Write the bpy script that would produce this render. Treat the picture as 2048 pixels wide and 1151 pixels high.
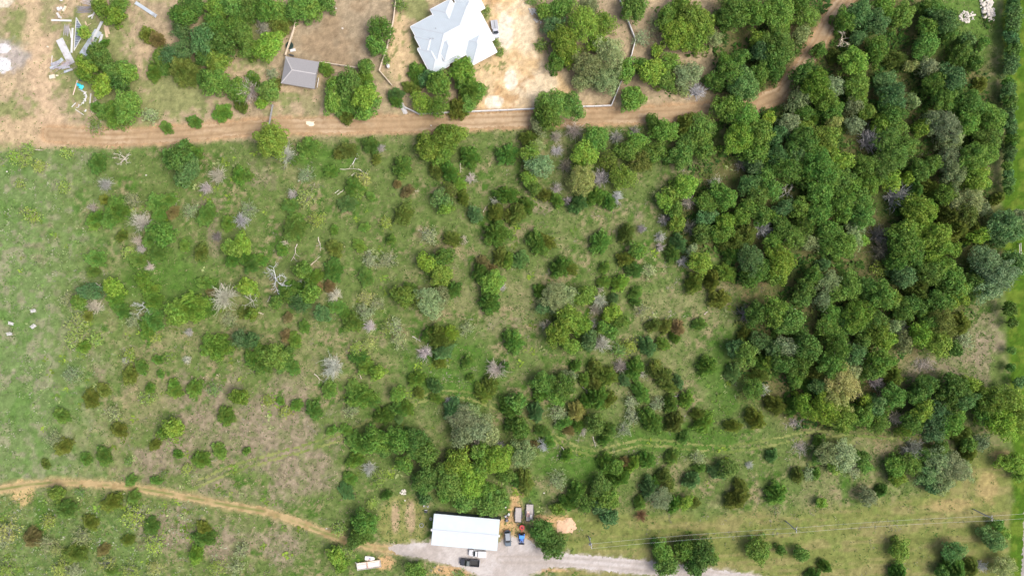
import bpy, bmesh, math, random
import numpy as np
from mathutils import Vector, Matrix

for o in list(bpy.data.objects):
    bpy.data.objects.remove(o)
SC = bpy.context.scene
COL = SC.collection
R = math.radians

# ------------------------------------------------------------------ camera
# straight down from 225 m; one metre on the ground is 7 px of the 2048 px wide photo
CAM_H, PPM = 225.0, 7.0
cam_d = bpy.data.cameras.new('camera')
cam_d.sensor_width = 36.0
cam_d.lens = 36.0 * CAM_H / (2048.0 / PPM)
cam_d.clip_start, cam_d.clip_end = 1.0, 6000.0
cam = bpy.data.objects.new('camera', cam_d)
cam.location = (0, 0, CAM_H)
COL.objects.link(cam)
SC.camera = cam

# ------------------------------------------------------------------ light
SUN_EL, SUN_AZ = 58.0, -13.0            # azimuth measured from +X towards +Y
wd = bpy.data.worlds.new('World')
SC.world = wd
wd.use_nodes = True
wn = wd.node_tree
for n in list(wn.nodes):
    wn.nodes.remove(n)
sky = wn.nodes.new('ShaderNodeTexSky')
sky.sky_type = 'NISHITA'
sky.sun_disc = False
sky.sun_elevation = R(SUN_EL)
sky.sun_rotation = R(90.0 - SUN_AZ)
sky.altitude = 200.0
sky.air_density = 0.6
sky.dust_density = 6.0
sky.ozone_density = 0.6
bg = wn.nodes.new('ShaderNodeBackground')
bg.inputs['Strength'].default_value = 0.15
wo = wn.nodes.new('ShaderNodeOutputWorld')
wn.links.new(sky.outputs[0], bg.inputs[0])
wn.links.new(bg.outputs[0], wo.inputs[0])
sun_d = bpy.data.lights.new('sun', 'SUN')
sun_d.energy = 1.1
sun_d.angle = R(32.0)
sun_d.color = (1.0, 0.972, 0.925)
sun = bpy.data.objects.new('sun', sun_d)
sv = Vector((math.cos(R(SUN_EL)) * math.cos(R(SUN_AZ)), math.cos(R(SUN_EL)) * math.sin(R(SUN_AZ)), math.sin(R(SUN_EL))))
sun.rotation_euler = sv.to_track_quat('Z', 'Y').to_euler()
sun.location = sv * 400
COL.objects.link(sun)
SC.view_settings.view_transform = 'Standard'
SC.view_settings.look = 'None'
SC.view_settings.gamma = 1.0
SC.view_settings.use_curve_mapping = False
SC.view_settings.exposure = 1.06

# ------------------------------------------------------------------ helpers
rng = random.Random(7)

def W(px, py, z=0.0):
    """world point at height z that stands over photo pixel (px, py)"""
    k = (CAM_H - z) / CAM_H / PPM
    return Vector(((px - 1024.0) * k, (575.5 - py) * k, z))

def lin(r, g, b, k=1.0):
    f = lambda c: (c / 255 / 12.92 if c <= 10.3 else ((c / 255 + 0.055) / 1.055) ** 2.4)
    return (f(r) * k, f(g) * k, f(b) * k)

MATS = {}
def node(nt, t, **kw):
    n = nt.nodes.new(t)
    for k, v in kw.items():
        setattr(n, k, v)
    return n

def mat(name, col, rough=0.7, metal=0.0, var=0.12, scale=3.0, bump=0.0, spec=0.35, spots=None):
    """procedural material: base colour broken up by two noises"""
    if name in MATS:
        return MATS[name]
    m = bpy.data.materials.new(name)
    m.use_nodes = True
    nt = m.node_tree
    b = nt.nodes['Principled BSDF']
    b.inputs['Roughness'].default_value = rough
    b.inputs['Metallic'].default_value = metal
    b.inputs['Specular IOR Level'].default_value = spec
    tc = node(nt, 'ShaderNodeTexCoord')
    nz = node(nt, 'ShaderNodeTexNoise')
    nz.inputs['Scale'].default_value = scale
    nz.inputs['Detail'].default_value = 6
    nt.links.new(tc.outputs['Object'], nz.inputs['Vector'])
    mx = node(nt, 'ShaderNodeMix', data_type='RGBA')
    c0 = [max(0, c * (1 - 2 * var)) for c in col]
    c1 = [min(1, c * (1 + 2 * var)) for c in col]
    mx.inputs['A'].default_value = (*c0, 1)
    mx.inputs['B'].default_value = (*c1, 1)
    nt.links.new(nz.outputs['Fac'], mx.inputs['Factor'])
    out = mx.outputs['Result']
    if spots:
        n2 = node(nt, 'ShaderNodeTexNoise')
        n2.inputs['Scale'].default_value = scale * 0.6
        n2.inputs['Detail'].default_value = 8
        nt.links.new(tc.outputs['Object'], n2.inputs['Vector'])
        mr = node(nt, 'ShaderNodeMapRange')
        mr.inputs['From Min'].default_value = 0.54
        mr.inputs['From Max'].default_value = 0.7
        nt.links.new(n2.outputs['Fac'], mr.inputs['Value'])
        m2 = node(nt, 'ShaderNodeMix', data_type='RGBA')
        nt.links.new(mr.outputs[0], m2.inputs['Factor'])
        nt.links.new(out, m2.inputs['A'])
        m2.inputs['B'].default_value = (*spots, 1)
        out = m2.outputs['Result']
    nt.links.new(out, b.inputs['Base Color'])
    if bump:
        bp = node(nt, 'ShaderNodeBump')
        bp.inputs['Strength'].default_value = bump
        nt.links.new(nz.outputs['Fac'], bp.inputs['Height'])
        nt.links.new(bp.outputs[0], b.inputs['Normal'])
    MATS[name] = m
    return m

def tag(o, label=None, cat=None, group=None, kind=None):
    if label: o['label'] = label
    if cat: o['category'] = cat
    if group: o['group'] = group
    if kind: o['kind'] = kind
    return o

def empty(name, loc, rz=0.0):
    o = bpy.data.objects.new(name, None)
    o.empty_display_size = 0.3
    o.location = loc
    o.rotation_euler = (0, 0, rz)
    COL.objects.link(o)
    return o

class MB:
    """collects polygons, then links them as ONE mesh object"""
    def __init__(s):
        s.v, s.f = [], []
    def poly(s, verts, faces, M=None):
        n = len(s.v)
        for v in verts:
            v = Vector(v)
            s.v.append(tuple(M @ v) if M else tuple(v))
        s.f += [tuple(i + n for i in f) for f in faces]
        return s
    def box(s, x0, x1, y0, y1, z0, z1, M=None, tx=0.0, ty=0.0):
        """box; tx, ty shrink the top on each side"""
        return s.poly([(x0, y0, z0), (x1, y0, z0), (x1, y1, z0), (x0, y1, z0),
                       (x0 + tx, y0 + ty, z1), (x1 - tx, y0 + ty, z1), (x1 - tx, y1 - ty, z1), (x0 + tx, y1 - ty, z1)],
                      [(3, 2, 1, 0), (4, 5, 6, 7), (0, 1, 5, 4), (1, 2, 6, 5), (2, 3, 7, 6), (3, 0, 4, 7)], M)
    def bar(s, a, b, w, h=None):
        """square bar from a to b"""
        a, b = Vector(a), Vector(b)
        h = h or w
        d = (b - a)
        L = d.length
        q = d.to_track_quat('X', 'Z').to_matrix().to_4x4()
        return s.box(0, L, -w / 2, w / 2, -h / 2, h / 2, Matrix.Translation(a) @ q)
    def tube(s, a, b, r0, r1=None, n=6, caps=True):
        a, b = Vector(a), Vector(b)
        r1 = r0 if r1 is None else r1
        q = (b - a).to_track_quat('Z', 'Y').to_matrix()
        vs = []
        for p, r in ((a, r0), (b, r1)):
            for i in range(n):
                t = 2 * math.pi * i / n
                vs.append(p + q @ Vector((r * math.cos(t), r * math.sin(t), 0)))
        fs = [(i, (i + 1) % n, n + (i + 1) % n, n + i) for i in range(n)]
        if caps:
            fs += [tuple(reversed(range(n))), tuple(range(n, 2 * n))]
        return s.poly(vs, fs)
    def lathe(s, prof, n=12, M=None):
        """profile [(r, z)] turned round the z axis, closed at both ends"""
        vs, fs = [], []
        for r, z in prof:
            for i in range(n):
                t = 2 * math.pi * i / n
                vs.append((r * math.cos(t), r * math.sin(t), z))
        for k in range(len(prof) - 1):
            for i in range(n):
                j = (i + 1) % n
                fs.append((k * n + i, k * n + j, (k + 1) * n + j, (k + 1) * n + i))
        fs.append(tuple(reversed(range(n))))
        fs.append(tuple(range((len(prof) - 1) * n, len(prof) * n)))
        return s.poly(vs, fs, M)
    def prism(s, pts, y0, y1, M=None, inset=0.0):
        """side outline [(x, z)] extruded along y"""
        n = len(pts)
        vs = [(x, y0, z) for x, z in pts] + [(x, y1, z) for x, z in pts]
        fs = [tuple(range(n)), tuple(reversed(range(n, 2 * n)))]
        fs += [(i, n + i, n + (i + 1) % n, (i + 1) % n) for i in range(n)]
        return s.poly(vs, fs, M)
    def build(s, name, m, parent=None, bevel=0.0, smooth=False):
        me = bpy.data.meshes.new(name)
        me.from_pydata(s.v, [], s.f)
        bm = bmesh.new()
        bm.from_mesh(me)
        bmesh.ops.recalc_face_normals(bm, faces=bm.faces)
        if bevel:
            bmesh.ops.bevel(bm, geom=[e for e in bm.edges if len(e.link_faces) == 2 and e.calc_face_angle(0) > 0.5],
                            offset=bevel, segments=2, affect='EDGES', profile=0.6)
        bm.to_mesh(me)
        bm.free()
        if smooth:
            me.polygons.foreach_set('use_smooth', [True] * len(me.polygons))
        if m:
            me.materials.append(m)
        o = bpy.data.objects.new(name, me)
        COL.objects.link(o)
        if parent:
            o.parent = parent
        return o

def np_mesh(name, v, f4):
    """quad mesh from numpy arrays, fast"""
    me = bpy.data.meshes.new(name)
    nv, nf = len(v), len(f4)
    me.vertices.add(nv)
    me.vertices.foreach_set('co', np.ascontiguousarray(v, dtype=np.float32).ravel())
    me.loops.add(nf * 4)
    me.loops.foreach_set('vertex_index', np.ascontiguousarray(f4, dtype=np.int32).ravel())
    me.polygons.add(nf)
    me.polygons.foreach_set('loop_start', np.arange(0, nf * 4, 4, dtype=np.int32))
    me.update(calc_edges=True)
    return me

def dup(root, loc, rz=None, label=None):
    """a copy of a thing with copies of its parts and sub-parts"""
    r = root.copy(); COL.objects.link(r); r.location = loc
    if rz is not None: r.rotation_euler = (0, 0, rz)
    if label: r['label'] = label
    for ch in list(root.children):
        c = ch.copy(); COL.objects.link(c); c.parent = r
        for g in ch.children:
            d = g.copy(); COL.objects.link(d); d.parent = c
    return r

# 2D noise on arrays (value noise, smooth), used for colour masks and scatter
def vnoise(x, y, scale, seed):
    x = x / scale; y = y / scale
    xi, yi = np.floor(x).astype(np.int64), np.floor(y).astype(np.int64)
    xf, yf = x - xi, y - yi
    def h(a, b):
        n = (a * 374761393 + b * 668265263 + seed * 982451653) & 0x7fffffff
        n = ((n ^ (n >> 13)) * 1274126177) & 0x7fffffff
        return ((n ^ (n >> 16)) & 0xffff) / 65535.0
    u, w = xf * xf * (3 - 2 * xf), yf * yf * (3 - 2 * yf)
    return (h(xi, yi) * (1 - u) + h(xi + 1, yi) * u) * (1 - w) + (h(xi, yi + 1) * (1 - u) + h(xi + 1, yi + 1) * u) * w

def fbm(x, y, scale, seed, octs=4):
    s, a, t = 0.0, 1.0, 0.0
    for k in range(octs):
        s = s + a * vnoise(x, y, scale / 2 ** k, seed + 17 * k)
        t += a
        a *= 0.55
    return s / t

def seg_dist(x, y, pts):
    d = np.full(np.shape(x), 1e9)
    for (ax, ay), (bx, by) in zip(pts[:-1], pts[1:]):
        dx, dy = bx - ax, by - ay
        t = np.clip(((x - ax) * dx + (y - ay) * dy) / (dx * dx + dy * dy + 1e-9), 0, 1)
        d = np.minimum(d, np.hypot(x - ax - t * dx, y - ay - t * dy))
    return d

def poly_sd(x, y, pts):
    """signed distance in px, positive inside"""
    d = seg_dist(x, y, list(pts) + [pts[0]])
    ins = np.zeros(np.shape(x), bool)
    n = len(pts)
    for i in range(n):
        (ax, ay), (bx, by) = pts[i], pts[(i + 1) % n]
        c = ((ay > y) != (by > y)) & (x < (bx - ax) * (y - ay) / ((by - ay) if by != ay else 1e-9) + ax)
        ins ^= c
    return np.where(ins, d, -d)

def sstep(a, b, x):
    t = np.clip((x - a) / (b - a), 0, 1)
    return t * t * (3 - 2 * t)
# ================================================================== the ground
KA = 1 / 1.75           # photo tone -> base colour
def C(r, g, b):
    return np.array(lin(r, g, b, KA))

DIRT_ROAD = [(100, 268), (150, 271), (220, 275), (320, 270), (420, 263), (500, 254), (600, 252), (700, 251),
             (800, 248), (950, 242), (1060, 238), (1200, 232), (1330, 228), (1420, 222), (1500, 214), (1560, 188), (1606, 132), (1640, 80), (1662, 38), (1690, 0), (1730, -80)]
RANCH_TRACK = [(-90, 990), (0, 978), (60, 968), (105, 964), (180, 966), (260, 973), (330, 985), (400, 998), (460, 1010), (530, 1022), (600, 1045), (650, 1065), (700, 1082), (745, 1094), (800, 1100)]
TRAIL = [(395, 968), (450, 942), (520, 920), (600, 898), (680, 874), (730, 852), (780, 826), (840, 798), (890, 786), (940, 790), (1000, 815), (1060, 848), (1110, 876), (1150, 896),
         (1190, 906), (1230, 896), (1280, 884), (1330, 886), (1400, 895), (1460, 898), (1520, 888), (1600, 872), (1700, 863), (1800, 872), (1880, 888)]
FIELD_PATH = [(250, 936), (320, 944), (395, 966)]
GRAVEL = [(772, 1094), (800, 1087), (862, 1084), (1000, 1084), (1012, 1072), (1056, 1078), (1075, 1096), (1130, 1106), (1200, 1112), (1300, 1121), (1420, 1136), (1500, 1148), (1600, 1166), (1600, 1192),
          (1500, 1174), (1400, 1159), (1300, 1148), (1200, 1140), (1150, 1133), (1095, 1134), (1058, 1147), (1042, 1190), (945, 1190), (958, 1150), (936, 1139), (900, 1128), (850, 1116), (800, 1108)]
YARD = [(955, -60), (1062, -60), (1066, 20), (1080, 60), (1090, 110), (1110, 145), (1140, 170), (1150, 212), (1060, 216), (960, 222), (940, 195), (955, 150), (985, 120), (1000, 95), (985, 60), (965, 20)]
CORRAL = [(606, 5), (640, -60), (795, -60), (790, 40), (776, 95), (762, 142), (715, 140), (640, 128), (572, 113), (588, 70)]

def tri_mask(x, y, pts, soft, amp, nx, seed):
    return sstep(-soft, soft, poly_sd(x, y, pts) + (nx - 0.5) * 2 * amp)

def ell(x, y, cx, cy, rx, ry):
    return np.clip(1.35 - np.hypot((x - cx) / rx, (y - cy) / ry), 0, 1)

def ground_col(x, y):
    """base colour of the soil and turf at photo coordinates"""
    n1 = fbm(x, y, 150, 1, 5); n2 = fbm(x, y, 42, 2, 4); n3 = fbm(x, y, 14, 3, 3); n4 = fbm(x + 300, y, 7, 4, 2)
    wob = fbm(x, y, 40, 9, 4)
    sh = np.shape(x) + (1,)
    def mix(c, col, m):
        m = np.clip(m, 0, 1).reshape(sh)
        return c * (1 - m) + col * m
    c = np.zeros(np.shape(x) + (3,)) + C(110, 130, 70)
    c = mix(c, C(80, 118, 44), sstep(0.47, 0.68, n2))                      # lusher turf
    c = mix(c, C(142, 144, 98), sstep(0.46, 0.66, n3 * 0.5 + n1 * 0.5) * 0.85)   # paler turf
    c = mix(c, C(164, 150, 116), sstep(0.52, 0.72, n4 * 0.45 + n2 * 0.55) * 0.8)  # bare flecks
    # left meadow, paler and tufted
    lm = sstep(260, 60, x + (wob - .5) * 140) * sstep(285, 310, y) * sstep(1010, 930, y)
    c = mix(c, C(120, 146, 88), lm * 0.8)
    c = mix(c, C(150, 152, 118), lm * sstep(0.5, 0.66, n3) * 0.9)
    c = mix(c, C(100, 136, 66), lm * sstep(0.52, 0.7, n2) * 0.8)
    # lower left brush ground
    c = mix(c, C(112, 140, 78), sstep(1000, 1040, y) * sstep(380, 250, x) * 0.6)
    # dry pinkish-brown turf
    dry = np.zeros(np.shape(x))
    for cx, cy, rx, ry, s in ((560, 870, 150, 130, 1), (400, 800, 130, 90, .75), (330, 920, 130, 70, .9), (590, 960, 120, 70, .9), (470, 980, 140, 60, .7), (350, 1060, 90, 70, .95), (440, 1080, 110, 70, .8), (560, 1090, 90, 50, .7),
                              (425, 455, 26, 90, .9), (430, 410, 50, 30, .8), (520, 360, 45, 50, .8), (590, 370, 40, 30, .6), (200, 720, 60, 50, .6), (240, 760, 60, 40, .5), (1000, 640, 70, 60, .35),
                              (1130, 640, 40, 120, .25), (1760, 640, 40, 40, .5), (1960, 680, 60, 110, .85), (1860, 745, 80, 50, .9), (1850, 905, 60, 60, .8), (1700, 545, 60, 30, .5), (1380, 340, 70, 40, .8),
                              (1310, 370, 50, 60, .6), (1260, 430, 40, 40, .5), (1090, 410, 60, 30, .6), (800, 700, 60, 40, .3), (900, 690, 70, 60, .25), (1780, 860, 60, 30, .5), (60, 470, 60, 90, .4), (40, 640, 60, 60, .4)):
        dry = np.maximum(dry, s * ell(x, y, cx, cy, rx, ry))
    dm = sstep(0.36, 0.74, dry * 0.85 + (wob - .5) * .9 + (n3 - .5) * .5)
    c = mix(c, C(152, 140, 116), dm * 0.9)
    c = mix(c, C(166, 152, 128), dm * sstep(.5, .7, n4) * .7)
    c = mix(c, C(116, 132, 76), dm * sstep(.52, .68, n3) * .6)
    # lush green swaths
    lush = np.zeros(np.shape(x))
    for cx, cy, rx, ry in ((80, 1040, 18, 60), (330, 560, 140, 90), (1350, 880, 200, 40), (1150, 930, 140, 50), (1450, 760, 60, 120), (900, 740, 120, 90), (650, 320, 80, 40), (1690, 960, 14, 60), (1000, 1005, 40, 30), (1060, 990, 40, 30)):
        lush = np.maximum(lush, ell(x, y, cx, cy, rx, ry))
    c = mix(c, C(82, 124, 44), sstep(.25, .7, lush * .8 + (wob - .5) * .6) * .75)
    # mown strip under the power line
    strip = poly_sd(x, y, [(1110, 1015), (1400, 1030), (1560, 1020), (1760, 1000), (1880, 965), (1960, 900), (2030, 900), (2030, 1080), (1980, 1230), (1100, 1230), (1120, 1100)])
    sm = sstep(-16, 22, strip + (wob - .5) * 30)
    c = mix(c, C(130, 138, 76), sm * .95)
    stripe = vnoise(x * 0.12, y + 0.05 * x, 7, 31) * .6 + n2 * .4
    c = mix(c, C(152, 146, 96), sm * sstep(.46, .66, stripe) * .8)
    c = mix(c, C(122, 140, 70), sm * sstep(.52, .7, n1 * .5 + n3 * .5) * .7)
    c = mix(c, C(182, 162, 112), sstep(.3, .8, np.maximum.reduce([ell(x, y, 1975, 975, 26, 40), ell(x, y, 2000, 910, 22, 14), ell(x, y, 1900, 1010, 60, 16), ell(x, y, 1790, 1140, 40, 12)]) + (n3 - .5) * .9) * .7)
    # floor of the woods: litter
    wood = poly_sd(x, y, [(1270, -60), (1980, -60), (1985, 300), (1990, 480), (1960, 600), (1920, 690), (1800, 720), (1790, 880), (1600, 860), (1480, 800), (1480, 620), (1430, 520), (1330, 500), (1330, 370), (1440, 300), (1440, 240), (1230, 190)])
    wm = sstep(-20, 30, wood + (wob - .5) * 50)
    c = mix(c, C(118, 114, 74), wm * .85)
    c = mix(c, C(88, 112, 54), wm * sstep(.48, .68, n2) * .7)
    c = mix(c, C(180, 150, 116), wm * sstep(.57, .73, n3 * .4 + n1 * .6) * .6)
    c = mix(c, C(98, 136, 58), sstep(0, 40, poly_sd(x, y, [(1830, -60), (2020, -60), (2000, 140), (1840, 130)]) + (wob - .5) * 60) * .8)
    # soil of the homestead above the dirt road
    top = sstep(8, -8, y - np.interp(x, [-50, 0, 100, 300, 500, 640, 900, 1060, 1230, 1420], [300, 298, 295, 290, 282, 272, 262, 254, 246, 236]) + (wob - .5) * 16) * sstep(1470, 1390, x)
    c = mix(c, C(184, 166, 134), top)
    c = mix(c, C(204, 182, 146), top * sstep(.5, .7, n2) * .8)
    c = mix(c, C(150, 150, 104), top * sstep(.49, .62, n3 * .5 + n1 * .5) * .75 * sstep(1100, 500, x + (wob - .5) * 300))
    lawn = np.maximum.reduce([ell(x, y, 190, 120, 90, 110), ell(x, y, 50, 55, 40, 60), ell(x, y, 30, 250, 60, 60), ell(x, y, 250, 210, 80, 60), ell(x, y, 350, 180, 80, 60), ell(x, y, 470, 60, 90, 80), ell(x, y, 830, 8, 28, 40), ell(x, y, 832, 90, 16, 50), ell(x, y, 570, 195, 25, 14)])
    c = mix(c, C(134, 146, 88), top * sstep(.28, .62, lawn + (n3 - .5) * 1.0 + (n4 - .5) * .5) * .8)
    lane = seg_dist(x, y, [(58, -80), (66, 60), (78, 150), (92, 215), (110, 262)])
    c = mix(c, C(212, 186, 152), top * sstep(30, 8, lane + (n3 - .5) * 30 + (wob - .5) * 26) * .8)
    c = mix(c, C(206, 180, 146), top * sstep(.25, .7, ell(x, y, 60, 262, 90, 36) + (n3 - .5) * .9) * .85)
    # corral floor, pounded earth
    cm = tri_mask(x, y, CORRAL, 3, 4, wob, 1)
    c = mix(c, C(174, 158, 130), cm * .95)
    c = mix(c, C(160, 138, 108), cm * sstep(.5, .7, n2) * .6)
    # caliche yard by the house
    ym = tri_mask(x, y, YARD, 8, 14, wob, 2)
    c = mix(c, C(226, 196, 148), ym)
    c = mix(c, C(240, 220, 184), ym * sstep(.46, .62, n2 * .6 + n1 * .4))
    c = mix(c, C(196, 160, 116), ym * sstep(.55, .7, n3 * .5 + wob * .5) * .8)
    stony = np.maximum.reduce([ell(x, y, 800, 95, 26, 80), ell(x, y, 970, 160, 24, 50), ell(x, y, 1000, 120, 20, 30), ell(x, y, 975, 30, 14, 30), ell(x, y, 815, 130, 30, 36)])
    c = mix(c, C(222, 196, 152), sstep(.3, .7, stony + (n3 - .5) * .5) * .8)
    c = mix(c, C(122, 134, 78), sstep(.3, .6, stony) * sstep(.6, .7, n4) * .8)
    pale = np.maximum.reduce([1.35 * ell(x, y, 1021, 160, 15, 26), 1.35 * ell(x, y, 988, 205, 22, 16), .8 * ell(x, y, 1010, 60, 30, 60)])
    c = mix(c, C(246, 234, 210), sstep(.55, .75, pale + (n3 - .5) * .4))
    # white ash at the left edge and its smudge
    c = mix(c, C(186, 178, 170), sstep(.2, .8, ell(x, y, 10, 112, 55, 34) + (n3 - .5) * .7) * .85)
    c = mix(c, C(236, 236, 236), sstep(.45, .62, np.maximum(ell(x, y, 4, 98, 18, 12), ell(x, y, 6, 130, 22, 20)) + (n3 - .5) * .7))
    c = mix(c, C(232, 222, 200), sstep(.45, .7, ell(x, y, 8, 4, 26, 14) + (n3 - .5) * .6) * .8)
    # barn apron
    bare = np.maximum.reduce([ell(x, y, 791, 1035, 9, 34), ell(x, y, 821, 1032, 11, 30)])
    c = mix(c, C(152, 152, 92), sstep(.2, .5, ell(x, y, 806, 1045, 50, 55)) * .8)
    c = mix(c, C(188, 166, 132), sstep(.15, .6, bare + (n3 - .5) * .4) * .9)
    dirtb = np.maximum.reduce([ell(x, y, 1014, 1060, 22, 30), ell(x, y, 1030, 1020, 12, 50), ell(x, y, 1100, 1042, 50, 16), ell(x, y, 1045, 1075, 26, 16), ell(x, y, 1048, 985, 6, 10), ell(x, y, 905, 1140, 50, 14), ell(x, y, 945, 1130, 20, 12), ell(x, y, 770, 1125, 20, 16), ell(x, y, 1080, 1138, 60, 6)])
    c = mix(c, C(214, 178, 130), sstep(.3, .7, dirtb + (n4 - .5) * .8) * .9)
    # road margins
    for pts, hw, col in ((DIRT_ROAD, 18, C(192, 160, 122)), (RANCH_TRACK, 8, C(170, 158, 112))):
        d = seg_dist(x, y, pts)
        c = mix(c, col, sstep(hw + 8, hw - 4, d + (n3 - .5) * 12))
    c = mix(c, C(206, 180, 128), sstep(.3, .7, ell(x, y, 46, 985, 26, 30) + (n4 - .5) * .8) * .85)
    gm = sstep(-7, 5, poly_sd(x, y, GRAVEL) + (n4 - .5) * 16)
    c = mix(c, C(196, 186, 172), gm)
    # bright verge at the right edge
    vx = np.interp(y, [-60, 0, 250, 480, 620, 800, 1000, 1160], [2000, 2006, 2014, 2004, 2012, 2020, 2026, 2012])
    vm = sstep(-6, 8, x - vx + (wob - .5) * 18)
    c = mix(c, C(80, 114, 32), vm)
    c = mix(c, C(106, 130, 46), vm * sstep(.5, .65, n3))
    # last fine break-up, soil grain and tufts
    c = c * (0.8 + 0.4 * vnoise(x, y, 3.4, 77)).reshape(sh) * (0.9 + 0.2 * n4).reshape(sh)
    return c

def soil_material(name, alpha):
    m = bpy.data.materials.new(name)
    m.use_nodes = True
    nt = m.node_tree
    b = nt.nodes['Principled BSDF']
    b.inputs['Roughness'].default_value = 0.95
    b.inputs['Specular IOR Level'].default_value = 0.08
    at = node(nt, 'ShaderNodeAttribute', attribute_name='soil')
    tc = node(nt, 'ShaderNodeTexCoord')
    n1 = node(nt, 'ShaderNodeTexNoise'); n1.inputs['Scale'].default_value = 2.6; n1.inputs['Detail'].default_value = 5; n1.inputs['Roughness'].default_value = .7
    n2 = node(nt, 'ShaderNodeTexNoise'); n2.inputs['Scale'].default_value = 0.55; n2.inputs['Detail'].default_value = 4
    for n in (n1, n2):
        nt.links.new(tc.outputs['Object'], n.inputs['Vector'])
    ad = node(nt, 'ShaderNodeMath', operation='ADD')
    nt.links.new(n1.outputs['Fac'], ad.inputs[0]); nt.links.new(n2.outputs['Fac'], ad.inputs[1])
    mr = node(nt, 'ShaderNodeMapRange')
    mr.inputs['From Min'].default_value = .65; mr.inputs['From Max'].default_value = 1.35
    mr.inputs['To Min'].default_value = .66 if not alpha else .86; mr.inputs['To Max'].default_value = 1.34 if not alpha else 1.14
    nt.links.new(ad.outputs[0], mr.inputs['Value'])
    mu = node(nt, 'ShaderNodeVectorMath', operation='SCALE')
    nt.links.new(at.outputs['Color'], mu.inputs[0]); nt.links.new(mr.outputs[0], mu.inputs['Scale'])
    nt.links.new(mu.outputs[0], b.inputs['Base Color'])
    bp = node(nt, 'ShaderNodeBump'); bp.inputs['Strength'].default_value = .5; bp.inputs['Distance'].default_value = .12
    nt.links.new(n1.outputs['Fac'], bp.inputs['Height']); nt.links.new(bp.outputs[0], b.inputs['Normal'])
    if alpha:       # ragged edge of a dirt surface running out into the turf
        ae = node(nt, 'ShaderNodeAttribute', attribute_name='edge')
        n3 = node(nt, 'ShaderNodeTexNoise'); n3.inputs['Scale'].default_value = 1.1; n3.inputs['Detail'].default_value = 6
        nt.links.new(tc.outputs['Object'], n3.inputs['Vector'])
        sb = node(nt, 'ShaderNodeMath', operation='MULTIPLY_ADD'); sb.inputs[1].default_value = 16.0; sb.inputs[2].default_value = -8.0
        nt.links.new(n3.outputs['Fac'], sb.inputs[0])
        a2 = node(nt, 'ShaderNodeMath', operation='ADD')
        nt.links.new(ae.outputs['Fac'], a2.inputs[0]); nt.links.new(sb.outputs[0], a2.inputs[1])
        r2 = node(nt, 'ShaderNodeMapRange'); r2.inputs['From Min'].default_value = -.15; r2.inputs['From Max'].default_value = .15
        nt.links.new(a2.outputs[0], r2.inputs['Value']); nt.links.new(r2.outputs[0], b.inputs['Alpha'])
    return m
M_SOIL = soil_material('soil_and_turf', False)
M_ROAD = soil_material('road_surface', True)

def set_col(me, name, c):
    a = me.attributes.new(name, 'FLOAT_COLOR', 'POINT')
    full = np.ones((len(c), 4), dtype=np.float32); full[:, :3] = c
    a.data.foreach_set('color', full.ravel())

def grid_mesh(name, xs, ys, z, keep=None):
    gx, gy = np.meshgrid(xs, ys)
    w = len(xs)
    v = np.stack([gx.ravel(), gy.ravel(), np.full(gx.size, z)], 1)
    i = (np.arange(len(ys) - 1)[:, None] * w + np.arange(w - 1)[None]).ravel()
    f = np.stack([i, i + 1, i + 1 + w, i + w], 1)
    if keep is not None:
        k = keep(v[:, 0] * PPM + 1024, 575.5 - v[:, 1] * PPM)
        f = f[k[f].any(1)]
        used, inv = np.unique(f, return_inverse=True)
        v, f = v[used], inv.reshape(-1, 4)
    return np_mesh(name, v, f), v

step = 0.45
xs = np.arange(-152, 152.01, step); ys = np.arange(-88, 88.01, step)
far = np.array([4, 10, 20, 40, 80, 160, 320, 640, 1200, 2200])
xs = np.concatenate([-152 - far[::-1], xs, xs[-1] + far]); ys = np.concatenate([-88 - far[::-1], ys, ys[-1] + far])
me, v = grid_mesh('ground', xs, ys, 0.0)
set_col(me, 'soil', ground_col(v[:, 0] * PPM + 1024, 575.5 - v[:, 1] * PPM))
me.materials.append(M_SOIL)
ground = bpy.data.objects.new('ground', me); COL.objects.link(ground)
tag(ground, kind='structure')

def sheet(name, sd, col, z, bb, st=0.4):
    (x0, y0, x1, y1) = bb
    p0, p1 = W(x0, y1), W(x1, y0)
    m_, v_ = grid_mesh(name, np.arange(p0.x, p1.x, st), np.arange(p0.y, p1.y, st), z, lambda x, y: sd(x, y) > -9)
    x, y = v_[:, 0] * PPM + 1024, 575.5 - v_[:, 1] * PPM
    set_col(m_, 'soil', col(x, y))
    a = m_.attributes.new('edge', 'FLOAT', 'POINT')
    a.data.foreach_set('value', sd(x, y).astype(np.float32))
    m_.materials.append(M_ROAD)
    o = bpy.data.objects.new(name, m_); COL.objects.link(o)
    return tag(o, kind='structure')

def mixc(a, b, t):
    t = np.clip(t, 0, 1)[:, None]
    return a * (1 - t) + b * t

def road_col(x, y):
    d = seg_dist(x, y, DIRT_ROAD)
    n = fbm(x * .35, y, 20, 51, 4)
    c = mixc(C(190, 164, 128)[None] + 0 * d[:, None], C(206, 182, 148)[None], sstep(.4, .66, n))
    rut = np.exp(-((d - 6.5 + 5 * (fbm(x, y, 50, 53, 2) - .5)) / 2.2) ** 2)
    return mixc(c, C(172, 144, 110)[None], rut * .8 + sstep(.55, .7, fbm(x, y, 9, 52, 3)) * .4) * (0.92 + .16 * vnoise(x, y, 3, 5))[:, None]
sheet('dirt_road', lambda x, y: 14 + 5 * (fbm(x, y, 60, 8, 2) - .5) - seg_dist(x, y, DIRT_ROAD), road_col, 0.012, (0, -80, 1760, 300))

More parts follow.
